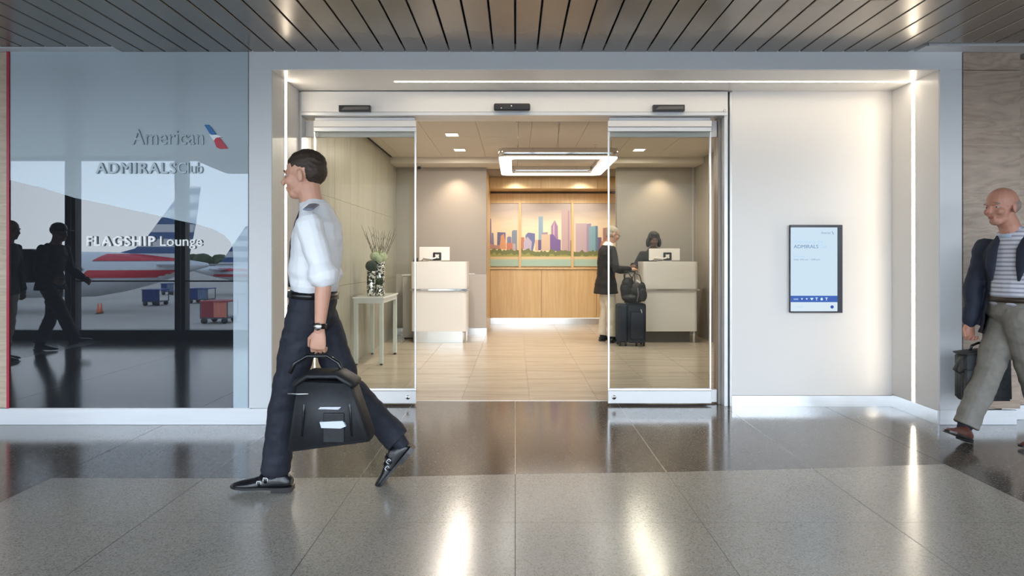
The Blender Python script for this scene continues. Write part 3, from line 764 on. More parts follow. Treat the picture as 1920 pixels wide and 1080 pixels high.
def monitor(label, x0, x1, z1, Y=9.10):
    d = thing('monitor', label, 'monitor', ((x0 + x1) / 2, Y, 1.205), group='monitors on the check-in desks')
    cx = (x0 + x1) / 2
    MB().box(x0, x1, Y, Y + .025, 1.222, z1, .006, 2).build('casing', warmwhite, d)
    B('display', black, x0 + .01, x1 - .01, Y + .0255, Y + .028, 1.235, z1 - .012, d)
    MB().box(cx - .09, cx + .09, Y - .06, Y + .12, 1.2052, 1.215, .004, 1).build('base_plate', alupaint, d)
    B('stand', alupaint, cx - .02, cx + .02, Y + .03, Y + .05, 1.21, 1.32, d)
    MB().box(cx - .02, cx + .105, Y - .012, Y, 1.225, 1.345, .012, 2).build('mount_cover', black, d)
    q = MB()
    for a in range(4):
        an = R(45 + 90 * a); q.ell((cx + .042 + .022 * math.cos(an), Y - .014, 1.285 + .022 * math.sin(an)), (.016, .006, .016), seg=10)
    q.ell((cx + .042, Y - .016, 1.285), (.012, .006, .012), seg=10)
    q.build('mount_boss', warmwhite, d)
    MB().tube([(cx + .02, Y - .02, 1.26), (cx - .04, Y - .03, 1.250), (cx - .10, Y - .03, 1.262), (cx - .17, Y - .03, 1.255)], .012, 8).build('cable_sleeve', warmwhite, d)
    MB().tube([(cx + .02, Y - .022, 1.222), (cx - .06, Y - .04, 1.228), (cx - .16, Y - .04, 1.245), (cx - .19, Y - .05, 1.218)], .006, 8).build('cable', mat('cable_brown', (.09, .07, .05), .5), d)
monitor('white-backed monitor on the left check-in desk', PX(786, 9.1), PX(843, 9.1), PZ(463, 9.1))
monitor('white-backed monitor on the right check-in desk in front of the agent', PX(1217, 9.1), PX(1275, 9.1), PZ(466, 9.1))
def scanner(x, lab):
    d = thing('card_reader', lab, 'device', (x, 8.98, 1.205))
    MB().box(x - .035, x + .035, 8.93, 9.03, 1.2052, 1.225, .006, 2).build('base', black, d)
    MB().prism([(8.94, 1.224), (9.02, 1.224), (9.01, 1.262), (8.97, 1.255)], 'X', x - .03, x + .03).build('keypad_body', black, d)
scanner(dx0 + .06, 'small black card reader on the left end of the left desk')
# low cabinet left of the left desk
c = thing('side_cabinet', 'narrow beige cabinet behind the left check-in desk', 'cabinet', (PX(768, 9.3), 9.42, 0))
cx0, cx1 = PX(755, 9.3), PX(800, 9.3)
B('body', greylow, cx0, cx1, 9.30, 9.62, .02, .98, c, .004); B('top', warmwhite, cx0 - .01, cx1, 9.29, 9.63, .981, 1.0, c, .003); B('plinth', black, cx0 + .02, cx1 - .02, 9.33, 9.6, 0, .02, c)
B('upstand', mat('dark_edge', (.05, .06, .05), .4), cx1 - .20, cx1 - .19, 9.35, 9.6, 1.0, 1.16, c)
cmr = thing('security_camera', 'tiny black dome camera under the bulkhead beside the left desk', 'camera', (PX(786, 9.6), 9.6, 2.70))
MB().ell((PX(786, 9.6), 9.6, 2.712), (.03, .03, .026)).build('dome', black, cmr); MB().lathe([(.034, 0), (.034, .014)], (PX(786, 9.6), 9.6, 2.731), 16).build('mount', warmwhite, cmr)

# ------------------------------------------------------------------ console table and arrangement
tw = mat('pale_green_lacquer', (.66, .70, .66), .3)
tx0, tx1, ty0, ty1, tz = -1.895, -1.552, 7.0, 7.84, .80
t_ = thing('console_table', 'slim white console table with chrome-edged legs by the stone wall', 'table', ((tx0 + tx1) / 2, (ty0 + ty1) / 2, 0))
MB().box(tx0 - .012, tx1 + .012, ty0 - .012, ty1 + .012, tz - .022, tz, .003, 1).build('tabletop', mat('white_glass_top', (.80, .81, .78), .06), t_)
B('apron', alupaint, tx0, tx1, ty0, ty0 + .02, tz - .075, tz - .023, t_); B('apron', alupaint, tx0, tx1, ty1 - .02, ty1, tz - .075, tz - .023, t_)
B('apron', alupaint, tx0, tx0 + .02, ty0 + .021, ty1 - .021, tz - .075, tz - .023, t_); B('apron', alupaint, tx1 - .02, tx1, ty0 + .021, ty1 - .021, tz - .075, tz - .023, t_)
for x in (tx0, tx1 - .045):
    for y in (ty0, ty1 - .045):
        lg = MB().box(x, x + .045, y, y + .045, .018, tz - .076, .003, 1).build('leg', tw, t_)
        MB().lathe([(.016, 0), (.016, .017)], (x + .0225, y + .0225, 0), 12).build('levelling_foot', mat('dark_foot', (.06, .06, .06), .4, .6), lg)
# mosaic silver vases
m, t, b = nodes_of('mirror_mosaic')
c = t.nodes.new('ShaderNodeTexCoord'); v = t.nodes.new('ShaderNodeTexVoronoi'); v.inputs['Scale'].default_value = 55
r = t.nodes.new('ShaderNodeValToRGB'); r.color_ramp.interpolation = 'CONSTANT'; r.color_ramp.elements[0].color = (.06, .065, .05, 1); r.color_ramp.elements[1].position = .45; r.color_ramp.elements[1].color = (.9, .9, .88, 1)
s_ = t.nodes.new('ShaderNodeSeparateColor'); t.links.new(c.outputs['Object'], v.inputs['Vector']); t.links.new(v.outputs['Color'], s_.inputs[0]); t.links.new(s_.outputs[0], r.inputs[0]); t.links.new(r.outputs[0], b.inputs['Base Color'])
b.inputs['Metallic'].default_value = .6; b.inputs['Roughness'].default_value = .2
MATS['mosaic'] = m
moss = mat('moss_green', (.035, .05, .02), .9, var=.5, scale=60)
def vase(x, y, r_, h, lab):
    v_ = thing('vase', lab, 'vase', (x, y, tz), group='silver mosaic cylinder vases on the console table')
    MB().lathe([(r_ * .96, 0), (r_, .004), (r_, h - .004), (r_ * .93, h), (r_ * .88, h - .02), (r_ * .88, h - .03)], (x, y, tz + .0005), 28).build('cylinder', MATS['mosaic'], v_)
    return v_
def mossball(x, y, z, r_, lab, seed):
    q = MB(); t2 = bmesh.new(); bmesh.ops.create_icosphere(t2, subdivisions=4, radius=1)
    for v in t2.verts:
        d = v.co.normalized(); k = r_ * (1 + .09 * noise.noise(d * 9 + Vector((seed, 0, 0))) + .04 * noise.noise(d * 25)); v.co = d * k + Vector((x, y, z))
    q.merge(t2); o = q.build('moss_ball', moss); return tag(o, lab, 'plant', 'green moss balls on vases')
va1 = (PX(711, 7.35), 7.35); va2 = (PX(696, 7.25), 7.25); va3 = (PX(712, 7.18), 7.18)
vase(*va1, .068, PZ(488, 7.35) - tz, 'tallest silver mosaic vase holding the flowers and twigs')
vase(*va2, .052, PZ(508, 7.25) - tz, 'medium silver mosaic vase under the large moss ball')
vase(*va3, .042, PZ(534, 7.18) - tz, 'shortest silver mosaic vase at the front of the table')
mossball(*va2, PZ(508, 7.25) + .060, .068, 'large dark green moss ball on the medium vase', 1)
mossball(*va3, PZ(534, 7.18) + .040, .045, 'small dark green moss ball on the shortest vase', 5)
# hydrangea and twigs
fl = thing('flower_arrangement', 'pale green hydrangea heads and bare twigs in the tallest vase', 'flowers', (*va1, PZ(488, 7.35)))
petal = mat('hydrangea_petal', (.55, .62, .40), .7, var=.2, scale=30)
rnd = random.Random(11)
zh = PZ(481, 7.35)
for hx, hy, hz, hr in ((-.045, -.02, 0, .062), (.045, -.01, -.005, .060), (0, .04, .018, .062), (.01, -.045, -.03, .05)):
    q = MB()
    for k in range(90):
        d = Vector((rnd.gauss(0, 1), rnd.gauss(0, 1), rnd.gauss(0, 1))).normalized(); p = Vector((va1[0] + hx, va1[1] + hy, zh + hz)) + d * hr
        u = d.orthogonal().normalized(); w = d.cross(u); an = rnd.random() * 6
        for pk in range(4):
            a = an + pk * math.pi / 2; e1 = u * math.cos(a) + w * math.sin(a); e2 = d.cross(e1)
            vs_ = [q.bm.verts.new(p + c_) for c_ in (Vector(), e1 * .007 + e2 * .006 + d * .002, e1 * .015 + d * .003, e1 * .007 - e2 * .006 + d * .002)]
            q.bm.faces.new(vs_)
    q.ell((va1[0] + hx, va1[1] + hy, zh + hz), (hr * .93,) * 3, seg=12)
    q.build('flower_head', petal, fl)
tw_ = fl
bark = mat('twig_bark', (.07, .05, .035), .8)
for k in range(15):
    a = rnd.uniform(0, 6.28); sp_ = rnd.uniform(.25, 1.0)
    tx = va1[0] + (k / 14 - .5) * .42 + rnd.uniform(-.02, .02); ty = va1[1] + rnd.uniform(-.12, .12); tzp = PZ(rnd.uniform(416, 442), 7.35)
    p0 = Vector((va1[0] + rnd.uniform(-.02, .02), va1[1] + rnd.uniform(-.02, .02), PZ(488, 7.35) - .04)); p3 = Vector((tx, ty, tzp))
    q = MB(); pts = []
    for i in range(8):
        f = i / 7; p = p0.lerp(p3, f); p.x = p0.x + (p3.x - p0.x) * (f ** .75) + rnd.uniform(-.008, .008); p.y += rnd.uniform(-.006, .006); pts.append(p)
    q.loft(pts, [.0042 - .0028 * i / 7 for i in range(8)], (.3, .8, .1), 5, rnd=False)
    for j in (3, 5):
        d = Vector((rnd.choice((-1, 1)) * .035, rnd.uniform(-.02, .02), .055)); q.loft([pts[j], pts[j] + d * .5, pts[j] + d], [.0022, .0016, .001], (.3, .8, .1), 4, rnd=False)
    q.build('twig', bark, tw_)
#PART2#
# ------------------------------------------------------------------ people
def remesh(q, vox, sm=2, disp=0., seed=0, keep=None, dscale=9):
    me = bpy.data.meshes.new('tmp'); q.bm.to_mesh(me); q.bm.free()
    o = bpy.data.objects.new('tmp', me); C.objects.link(o)
    md = o.modifiers.new('r', 'REMESH'); md.mode = 'VOXEL'; md.voxel_size = vox; md.use_smooth_shade = True
    if sm:
        s2 = o.modifiers.new('s', 'SMOOTH'); s2.factor = .5; s2.iterations = sm
    dg = bpy.context.evaluated_depsgraph_get(); dg.update()
    r = bpy.data.meshes.new_from_object(o.evaluated_get(dg)); bpy.data.objects.remove(o); bpy.data.meshes.remove(me)
    b = MB(); b.bm.from_mesh(r); bpy.data.meshes.remove(r)
    if disp:
        b.bm.normal_update()
        for v in b.bm.verts:
            p = v.co * dscale; p.z *= 1.6
            v.co += v.normal * disp * (noise.noise(p + Vector((seed, 0, 0))) + .5 * noise.noise(p * 2.3))
    if keep:
        kill = [v for v in b.bm.verts if not keep(v.co)]
        bmesh.ops.delete(b.bm, geom=kill, context='VERTS')
    for f in b.bm.faces: f.smooth = True
    return b
def V(*a): return Vector(a)
def frame(fwd, up=(0, 0, 1)):
    f = Vector(fwd).normalized(); l = Vector(up).cross(f).normalized(); u = f.cross(l)
    return Matrix((f, l, u)).transposed().to_4x4()
def head_shapes(q, c, M, s, female=False):
    T = Matrix.Translation(c) @ M @ Matrix.Scale(s, 4)
    def E(p, r): q.ell(p, r, T, 18)
    E((-.012, 0, .030), (.098, .076, .092)); E((.028, 0, -.022), (.066, .060, .078)); E((.050, 0, -.088), (.036, .036, .028))
    E((.020, 0, -.070), (.052, .050, .040)); E((.084, 0, .022), (.014, .044, .009)); E((.062, .036, -.028), (.026, .024, .026)); E((.062, -.036, -.028), (.026, .024, .026))
    for sy in (1, -1): E((-.004, sy * .079, -.012), (.017, .008, .031))
    E((.088, 0, -.058), (.010, .024, .0065)); E((.086, 0, -.070), (.010, .021, .0065))
    t2 = MB(); t2.loft([(.086, 0, .010), (.098, 0, -.010), (.110, 0, -.030), (.106, 0, -.038)], [(.008, .009), (.010, .010), (.014, .012), (.013, .008)], (0, 1, 0), 10)
    bmesh.ops.transform(t2.bm, matrix=T, verts=t2.bm.verts); q.merge(t2.bm)
def hand_mesh(w, d, n_, th, s=1., curl=.6, vox=.003):
    """palm from wrist w along d, palm faces n_, thumb on side th"""
    d = Vector(d).normalized(); n_ = Vector(n_); n_ = (n_ - d * n_.dot(d)).normalized(); th = Vector(th); th = (th - d * th.dot(d) - n_ * th.dot(n_)).normalized()
    q = MB(); w = Vector(w)
    q.loft([w - d * .045 * s, w, w + d * .03 * s, w + d * .065 * s, w + d * .088 * s], [(.024 * s, .020 * s), (.027 * s, .019 * s), (.036 * s, .018 * s), (.041 * s, .016 * s), (.040 * s, .012 * s)], th, 14)
    for k, (off, L) in enumerate(((.031, .074), (.0105, .083), (-.0105, .077), (-.031, .060))):
        p = w + d * .083 * s + th * off * s; a = curl * .55; pts = [p - d * .012 * s, p]
        for j, fr in enumerate((.44, .32, .24)):
            p = p + (d * math.cos(a) + n_ * math.sin(a) + th * (off * .8 if j == 0 else 0)) * L * fr * s; pts.append(p); a += curl * .95
        q.loft(pts, [.0093 * s, .0095 * s, .0088 * s, .0082 * s, .007 * s], th, 8)
    p = w + d * .022 * s + th * .026 * s
    dd = (d * .62 + th * .62 + n_ * .45).normalized(); p2 = p + dd * .040 * s; d3 = (d * .8 + th * .15 + n_ * .55).normalized()
    q.loft([p, p2, p2 + d3 * .030 * s, p2 + d3 * .052 * s], [.0135 * s, .0115 * s, .010 * s, .008 * s], d, 8)
    return remesh(q, vox, 1)
def shoe(name, P, heel, pitch, yaw, L, m_up, m_sole, buckles=False):
    """heel: point on the ground under the heel; pitch > 0 raises the toe"""
    M = Matrix.Translation(Vector(heel)) @ Matrix.Rotation(yaw, 4, 'Z') @ Matrix.Rotation(-pitch, 4, 'Y') @ Matrix.Scale(L / .30, 4)
    prof = [(-.002, .024, .030, .062), (.02, .033, .020, .083), (.05, .037, .018, .100), (.085, .038, .016, .104), (.115, .038, .014, .090), (.15, .041, .012, .074), (.19, .046, .012, .060), (.225, .047, .013, .052), (.26, .041, .014, .044), (.285, .028, .015, .036), (.300, .012, .018, .028)]
    q = MB(); n_ = 18; rings = []
    for x, hw, z0, z1 in prof:
        ring = []
        for k in range(n_):
            a = 2 * math.pi * k / n_; cy, sz = math.cos(a), math.sin(a)
            y = hw * math.copysign(abs(cy) ** .75, cy); z = (z0 + z1) / 2 + (z1 - z0) / 2 * math.copysign(abs(sz) ** (.9 if sz > 0 else .45), sz)
            ring.append(q.bm.verts.new((x, y * (.82 if sz > .3 else 1), z)))
        rings.append(ring)
    for A, B_ in zip(rings, rings[1:]):
        for k in range(n_): q.bm.faces.new((A[k], A[(k + 1) % n_], B_[(k + 1) % n_], B_[k])).smooth = True
    q.bm.faces.new(rings[0][::-1]); q.bm.faces.new(rings[-1])
    bmesh.ops.transform(q.bm, matrix=M, verts=q.bm.verts)
    up = q.build('shoe', m_up, P, local=True)
    q = MB(); ol = [(x - .004 if x < .01 else x + .004, hw + .004) for x, hw, a, b_ in prof]; poly = [(x, h_) for x, h_ in ol] + [(x, -h_) for x, h_ in ol[::-1]]
    q.prism(poly, 'Z', .012, .024); hp = [(x, h_) for x, h_ in ol if x < .09]; q.prism(hp + [(x, -h_) for x, h_ in hp[::-1]], 'Z', 0, .012)
    bmesh.ops.transform(q.bm, matrix=M, verts=q.bm.verts)
    q.build('sole', m_sole, up, local=True)
    if buckles:
        for x, z in ((.118, .087), (.150, .070)):
            q = MB()
            for a, b_, c_, d_ in ((-.012, -.009, -.009, .009), (.009, .012, -.009, .009), (-.012, .012, -.009, -.0065), (-.012, .012, .0065, .009)):
                q.box(x + a, x + b_, .034, .040, z - .022 + c_, z - .022 + d_)
            bmesh.ops.transform(q.bm, matrix=M, verts=q.bm.verts); q.build('buckle', chrome, up, local=True)
            q = MB(); q.loft([(x, -.036, z - .018), (x - .002, -.02, z + .004), (x - .002, .0, z + .012), (x, .022, z + .002), (x, .040, z - .022), (x, .038, z - .04)], [(.009, .003)] * 6, (1, 0, 0), 8, rnd=False)
            bmesh.ops.transform(q.bm, matrix=M, verts=q.bm.verts); q.build('strap', m_up, up, local=True)
    return up

def person(label, loc, rz, g):
    """g: pose in local metres, x forward, y left, z up"""
    P = thing('person', label, 'person', loc, rz)
    vox = g.get('vox', .006); s = g.get('s', 1.)
    pel, sh, nk, hd = Vector(g['pel']), Vector(g['sh']), Vector(g['nk']), Vector(g['hd'])
    LV = Vector(g.get('lv', (0, 1, 0))).normalized()           # torso's left
    FW = LV.cross(Vector((0, 0, 1))).normalized()
    w_ = g.get('w', 1.)
    ax = sh - pel
    tor = [(pel - ax * .20, .105, .085), (pel - ax * .06, .160, .108), (pel + ax * .10, .160, .108), (pel + ax * .32, .142, .100 * g.get('belly', 1)), (pel + ax * .58, .158, .112), (pel + ax * .80, .176, .112), (pel + ax * .95, .165, .092), (sh + (nk - sh) * .55, .100, .070), (nk, .060, .060)]
    hips = g['hips']; arms = g['arms']
    def torso(q, ex, i0=0, i1=9, fl=1.):
        T = tor[int(i0):i1]
        if i0 and i0 < 1: T = [(pel + ax * i0, .150, .104)] + [x for x in tor if (x[0] - pel).dot(ax) / ax.dot(ax) > i0 + .05][:-1]
        q.loft([p for p, a, b_ in T], [((a + ex) * w_ * s, (b_ + ex) * w_ * s) for p, a, b_ in T], LV, 22)
    def leg(q, i, ex, cuff=None):
        h_, k_, a_ = [Vector(p) for p in hips[i]]
        r = [.088, .080, .068, .054, .055, .050, .036]
        pts = [h_, h_.lerp(k_, .4), h_.lerp(k_, .78), k_, k_.lerp(a_, .3), k_.lerp(a_, .6), a_]
        if cuff:
            r = [.092, .086, .078, .070, .070, .068, cuff]; pts[-1] = a_ - (a_ - k_).normalized() * .008
            q.loft(pts, [(x + ex) * s for x in r], (0, 1, 0), 18, rnd=False); q.ell(h_, (.099 * s, .099 * s, .10 * s))
        else: q.loft(pts, [(x + ex) * s for x in r], (0, 1, 0), 14)
    def arm(q, i, ex, upto=1., cuff=None):
        s_, e_, w2 = [Vector(p) for p in arms[i][:3]]
        P_ = [(s_, .056), (s_.lerp(e_, .35), .050), (s_.lerp(e_, .75), .044), (e_, .041), (e_.lerp(w2, .3), .041), (e_.lerp(w2, .7), .032), (w2, .0255)]
        if upto < 1: P_ = P_[:3]; P_.append((s_.lerp(e_, upto * 1.3), .050 + (cuff or 0)))
        elif cuff: P_ = [(p, max(r, cuff)) for p, r in P_]
        q.loft([p for p, r in P_], [(r + ex) * s for p, r in P_], (1, 0, .1), 14)
    # body
    q = MB(); torso(q, -.012)
    for i in (0, 1): leg(q, i, -.006); arm(q, i, -.001)
    HM = frame(g['hf']); hs = g.get('hs', 1.) * s
    q.loft([nk - V(0, 0, .03), nk.lerp(hd - V(0, 0, .02), .35), hd - HM.to_3x3() @ V(.012, 0, .055) * hs], [(.064 * s, .064 * s), (.056 * s, .060 * s), (.056 * hs, .062 * hs)], (0, 1, 0), 16)
    head_shapes(q, hd, HM, hs)
    b = remesh(q, min(vox, g.get('bvox', vox)), 1)
    for i in (0, 1):
        w2 = Vector(arms[i][2]); d, n_, th, cu = arms[i][3:7]
        hm = hand_mesh(w2, d, n_, th, s, cu, .0035 if vox < .008 else .005); b.merge(hm.bm)
    b.build('body', g['skin'], P, local=True)
    T = Matrix.Translation(hd) @ HM @ Matrix.Scale(hs, 4)
    if g.get('eyes', True):
        for sy in (1, -1):
            q = MB(); q.ell((.0725, sy * .031, .001), (.011, .0125, .0075), T, 12); q.mi = 1; q.ell((.0812, sy * .031, .001), (.0035, .0045, .0048), T, 10)
            q.build('eye', [mat('eye_white', (.42, .39, .37), .3), mat('iris', (.06, .035, .02), .2)], P, local=True)
            q = MB(); q.loft([T @ V(.089, sy * .014, .021), T @ V(.090, sy * .030, .026), T @ V(.078, sy * .050, .021)], [(.0045, .003)] * 3, (0, 0, 1), 6)
            q.build('eyebrow', g['hair'], P, local=True)
    if g.get('eyes', True):
        q = MB(); q.ell((.0895, 0, -.058), (.0095, .021, .0045), T, 12); q.ell((.0875, 0, -.067), (.0095, .019, .0055), T, 12); q.build('lips', g.get('lip', lipm), P, local=True)
    if g.get('hairf'):
        q = MB()
        for c_, r_ in g['hairf']: q.ell(c_, r_, T, 20)
        remesh(q, .005, 1, .003, 3, dscale=40).build('hair', g['hair'], P, local=True)
    # trousers
    q = MB(); T_ = tor
    q.loft([pel - ax * .20, pel - ax * .06, pel + ax * .10, pel + ax * g.get('waist', .22)], [(x * w_ * s, y * w_ * s) for x, y in ((.115, .098), (.172, .122), (.168, .118), (.155, .108 * g.get('belly', 1)))], LV, 22, rnd=False)
    for i in (0, 1): leg(q, i, .008, g.get('cuff', .062))
    remesh(q, vox, 2, .009, 5, dscale=8).build('trousers', g['trm'], P, local=True)
    for i in (0, 1):
        kk, aa = Vector(hips[i][1]), Vector(hips[i][2]); dn = (aa - kk).normalized()
        MB().loft([kk.lerp(aa, .72), aa, aa + dn * .03], [.048 * s, .044 * s, .038 * s], (0, 1, 0), 14).build('sock', navy, P, local=True)
        hl, pitch, yaw = g['shoes'][i]; shoe('shoe', P, hl, pitch, yaw, g.get('shoeL', .30), g['shm'], g.get('solem', black), g.get('buckles', False))
    return P, dict(torso=torso, arm=arm, leg=leg, tor=tor, pel=pel, sh=sh, nk=nk, hd=hd, T=T, HM=HM, LV=LV, FW=FW, ax=ax, vox=vox, s=s, w=w_)

lipm = mat('lip_tone', (.36, .12, .09), .45)
navy = mat('navy_trouser_cloth', (.012, .015, .026), .75, var=.2, scale=30, bump=.1)
navyj = mat('navy_jacket_cloth', (.012, .017, .035), .75, var=.15, scale=30)
blackj = mat('black_jacket_cloth', (.012, .011, .012), .8, var=.2, scale=30)
shirtw = mat('white_shirt_cloth', (.84, .85, .88), .7, bump=.15, scale=25)
khaki = mat('grey_khaki_cloth', (.20, .185, .16), .8, var=.1, scale=25)
cream = mat('cream_trouser_cloth', (.60, .53, .42), .8, var=.06, scale=20)
leather = mat('black_leather', (.010, .010, .012), .22)
skin1 = skin('skin_light', (.62, .33, .23)); skin2 = skin('skin_ruddy', (.50, .24, .17)); skin3 = skin('skin_brown', (.13, .065, .04)); skin4 = skin('skin_pale', (.55, .32, .23))
# 1 pilot striding left -------------------------------------------------------
X0p, Y0p = PX(586, 3.26), 3.26
g = dict(pel=(0, 0, .97), sh=(-.035, 0, 1.46), nk=(-.005, 0, 1.535), hd=(.045, 0, 1.705), hf=(1, 0, -.08), hs=1.08, belly=1.08, w=1.02,
         hips=[((.01, .085, .93), (.115, .075, .525), (.185, .05, .100)), ((-.01, -.085, .93), (-.165, -.075, .540), (-.46, -.06, .235))],
         arms=[((-.05, .195, 1.435), (-.135, .225, 1.15), (-.115, .235, .885), (.10, .02, -1), (0, -1, 0), (1, 0, 0), 1.15),
               ((-.02, -.195, 1.435), (-.02, -.235, 1.14), (.03, -.22, .88), (.1, .1, -1), (0, 1, 0), (1, 0, 0), .6)],
         shoes=[((.095, .05, .006), .02, 0), ((-.545, -.06, .190), R(-50), 0)],
         skin=skin1, hair=mat('dark_brown_hair', (.035, .022, .014), .6), trm=navy, shm=leather, buckles=True, vox=.006, bvox=.005, cuff=.066, shoeL=.32,
         hairf=[((-.019, 0, .050), (.098, .079, .080)), ((-.049, 0, .018), (.066, .078, .074))])
P, k = person('airline pilot striding left in a white short-sleeved shirt and dark trousers', (X0p, Y0p, 0), R(180), g)
q = MB(); k['torso'](q, .016, .27)
for i in (0, 1): k['arm'](q, i, .016, .72, .012)
remesh(q, .006, 2, .010, 2, dscale=7).build('shirt', shirtw, P, local=True)
q = MB(); q.loft([k['nk'] + V(-.005, 0, -.03), k['nk'] + V(.004, 0, .025)], [(.073, .078), (.066, .070)], (0, 1, 0), 24, rnd=False); q.build('collar', shirtw, P, local=True)
for sy in (1, -1):
    MB().loft([(-.04, sy * .10, 1.535), (-.045, sy * .20, 1.503)], [(.030, .008), (.028, .008)], (1, 0, 0), 10).build('epaulette', mat('epaulette_grey', (.20, .22, .28), .6), P, local=True)
MB().loft([(.060, 0, 1.515), (.088, 0, 1.45), (.112, 0, 1.34), (.118, 0, 1.20), (.122, 0, 1.10)], [(.020, .008), (.022, .006), (.030, .006), (.036, .006), (.026, .006)], (0, 1, 0), 8).build('necktie', navy, P, local=True)
q = MB(); q.loft([k['pel'] + k['ax'] * .14, k['pel'] + k['ax'] * .205], [(.174, .131), (.172, .130)], (0, 1, 0), 28, rnd=False); q.build('belt', leather, P, local=True)
wp = Vector(g['arms'][0][2]); wd = (wp - Vector(g['arms'][0][1])).normalized()
MB().loft([wp - wd * .038, wp - wd * .012], [.034, .033], (1, 0, 0), 18, rnd=False).build('watch_band', leather, P, local=True)
MB().loft([wp - wd * .025 + V(0, .030, 0), wp - wd * .025 + V(0, .042, 0)], [.021, .019], (1, 0, 0), 18, rnd=False).build('watch_case', chrome, P, local=True)
# flight bag
bagm = mat('black_bag_nylon', (.010, .011, .014), .55, var=.3, scale=40)
Yb = Y0p - .30
fb = thing('flight_bag', 'black flight bag with silver clasps hanging from the hand of the pilot', 'bag', (PX(625, Yb), Yb, .30))
def bagbody(q, p, yc, hy, n_=6):
    """p: side outline (px,py) lower-left, lower-right, upper-right, upper-left; soft, fuller in the middle"""
    pts = [(PX(a, yc), PZ(b_, yc)) for a, b_ in p]
    L = []
    for k_ in range(n_ + 1):
        t_ = k_ / n_; yy_ = -1 + 2 * t_; f = (1 - abs(yy_) ** 6 * .07)
        cx = sum(a for a, b_ in pts) / 4; cz_ = sum(b_ for a, b_ in pts) / 4
        L.append([(cx + (a - cx) * f, cz_ + (b_ - cz_) * f, yc + yy_ * hy) for a, b_ in pts])
    rings = [[q.bm.verts.new((x, y, z)) for x, z, y in l] for l in L]
    for A, B_ in zip(rings, rings[1:]):
        for j in range(4): q.bm.faces.new((A[j], A[(j + 1) % 4], B_[(j + 1) % 4], B_[j]))
    q.bm.faces.new(rings[0]); q.bm.faces.new(rings[-1][::-1]); bmesh.ops.recalc_face_normals(q.bm, faces=q.bm.faces)
    bmesh.ops.bevel(q.bm, geom=q.bm.edges[:], offset=.012, segments=2, affect='EDGES', clamp_overlap=True)
    for f in q.bm.faces: f.smooth = True
q = MB(); bagbody(q, [(546, 842), (702, 822), (664, 712), (566, 708)], Yb, .085); q.build('body', bagm, fb)
yf = Yb - .086
def bpt(px, py, y=None): y = yf if y is None else y; return (PX(px, y), y, PZ(py, y))
q = MB(); q.loft([bpt(562, 716, Yb), bpt(586, 700, Yb), bpt(640, 700, Yb), bpt(666, 716, Yb)], [(.09, .022)] * 4, (0, 1, 0), 12); q.build('top_flap', bagm, fb)
hz_top = .775
hx = X0p + .120
q = MB(); q.tube([(hx - .13, Yb, PZ(700, Yb)), (hx - .11, Yb + .01, .73), (hx - .05, Yb + .02, .765), (hx + .05, Yb + .02, .765), (hx + .11, Yb + .01, .73), (hx + .13, Yb, PZ(700, Yb))], .010, 10); q.build('handle', leather, fb)
sm_ = mat('silver_clasp', (.70, .72, .76), .25, .8)
MB().prism([bpt(602, 762)[::2], bpt(641, 762)[::2], bpt(636, 767)[::2], bpt(598, 766)[::2]], 'Y', yf - .012, yf + .012).build('clasp', sm_, fb)
MB().prism([bpt(601, 790)[::2], bpt(644, 788)[::2], bpt(650, 798)[::2], bpt(640, 802)[::2], bpt(604, 801)[::2]], 'Y', yf - .014, yf + .012).build('luggage_tag', mat('tag_white', (.62, .66, .74), .35), fb, label='pale luggage tag')
MB().tube([bpt(540, 738, Yb - .05), bpt(560, 739, yf - .01), bpt(586, 738, yf + .01)], .0035, 8).build('zip_pull', sm_, fb)
q = MB(); q.box(PX(606, yf), PX(646, yf), yf - .008, yf + .02, PZ(830, yf), PZ(774, yf), .006, 2); q.build('front_pocket', bagm, fb)
for px in (574, 652): MB().tube([bpt(px, 712, Yb - .05), bpt(px + (px - 612) * .12, 770, yf - .002), bpt(px + (px - 612) * .2, 818, yf + .004)], .006, 6).build('strap', leather, fb)

# 2 man at the right edge -----------------------------------------------------
Xr, Yr = PX(1915, 4.0), 4.0
stripe = mat('striped_shirt', (.6, .6, .66), .7)
t = stripe.node_tree; b = t.nodes['Principled BSDF']; c = t.nodes.new('ShaderNodeTexCoord'); w = t.nodes.new('ShaderNodeTexWave'); w.bands_direction = 'Z'; w.inputs['Scale'].default_value = 11; w.inputs['Distortion'].default_value = .3
r = t.nodes.new('ShaderNodeValToRGB'); r.color_ramp.elements[0].color = (.30, .30, .36, 1); r.color_ramp.elements[1].color = (.60, .60, .66, 1); r.color_ramp.elements[0].position = .2; r.color_ramp.elements[1].position = .5
t.links.new(c.outputs['Object'], w.inputs[0]); t.links.new(w.outputs[0], r.inputs[0]); t.links.new(r.outputs[0], b.inputs['Base Color'])
g = dict(pel=(.03, 0, .90), sh=(.03, 0, 1.36), nk=(.06, 0, 1.43), hd=(.150, .02, 1.595), hf=(1, .25, -.08), hs=1.04, belly=1.22, lv=(-.45, .9, 0), w=1.0, waist=.2,
         hips=[((.06, .06, .86), (-.03, .05, .46), (-.17, .05, .10)), ((.03, -.08, .86), (.175, -.06, .47), (.340, -.05, .115))],
         arms=[((-.09, .19, 1.345), (-.20, .24, 1.07), (-.16, .26, .82), (.1, 0, -1), (0, -1, 0), (1, 0, 0), .6),
               ((.10, -.165, 1.335), (.17, -.19, 1.05), (.21, -.18, .80), (.05, 0, -1), (0, 1, 0), (1, 0, 0), 1.1)],
         shoes=[((-.215, .05, .004), 0, R(6)), ((.315, -.05, .004), R(20), R(28))],
         skin=skin2, hair=mat('short_grey_hair', (.28, .22, .19), .7), trm=khaki, shm=mat('brown_leather', (.10, .035, .025), .3), vox=.006, bvox=.005, cuff=.066, shoeL=.29,
         hairf=[((-.040, 0, .005), (.074, .079, .062))])
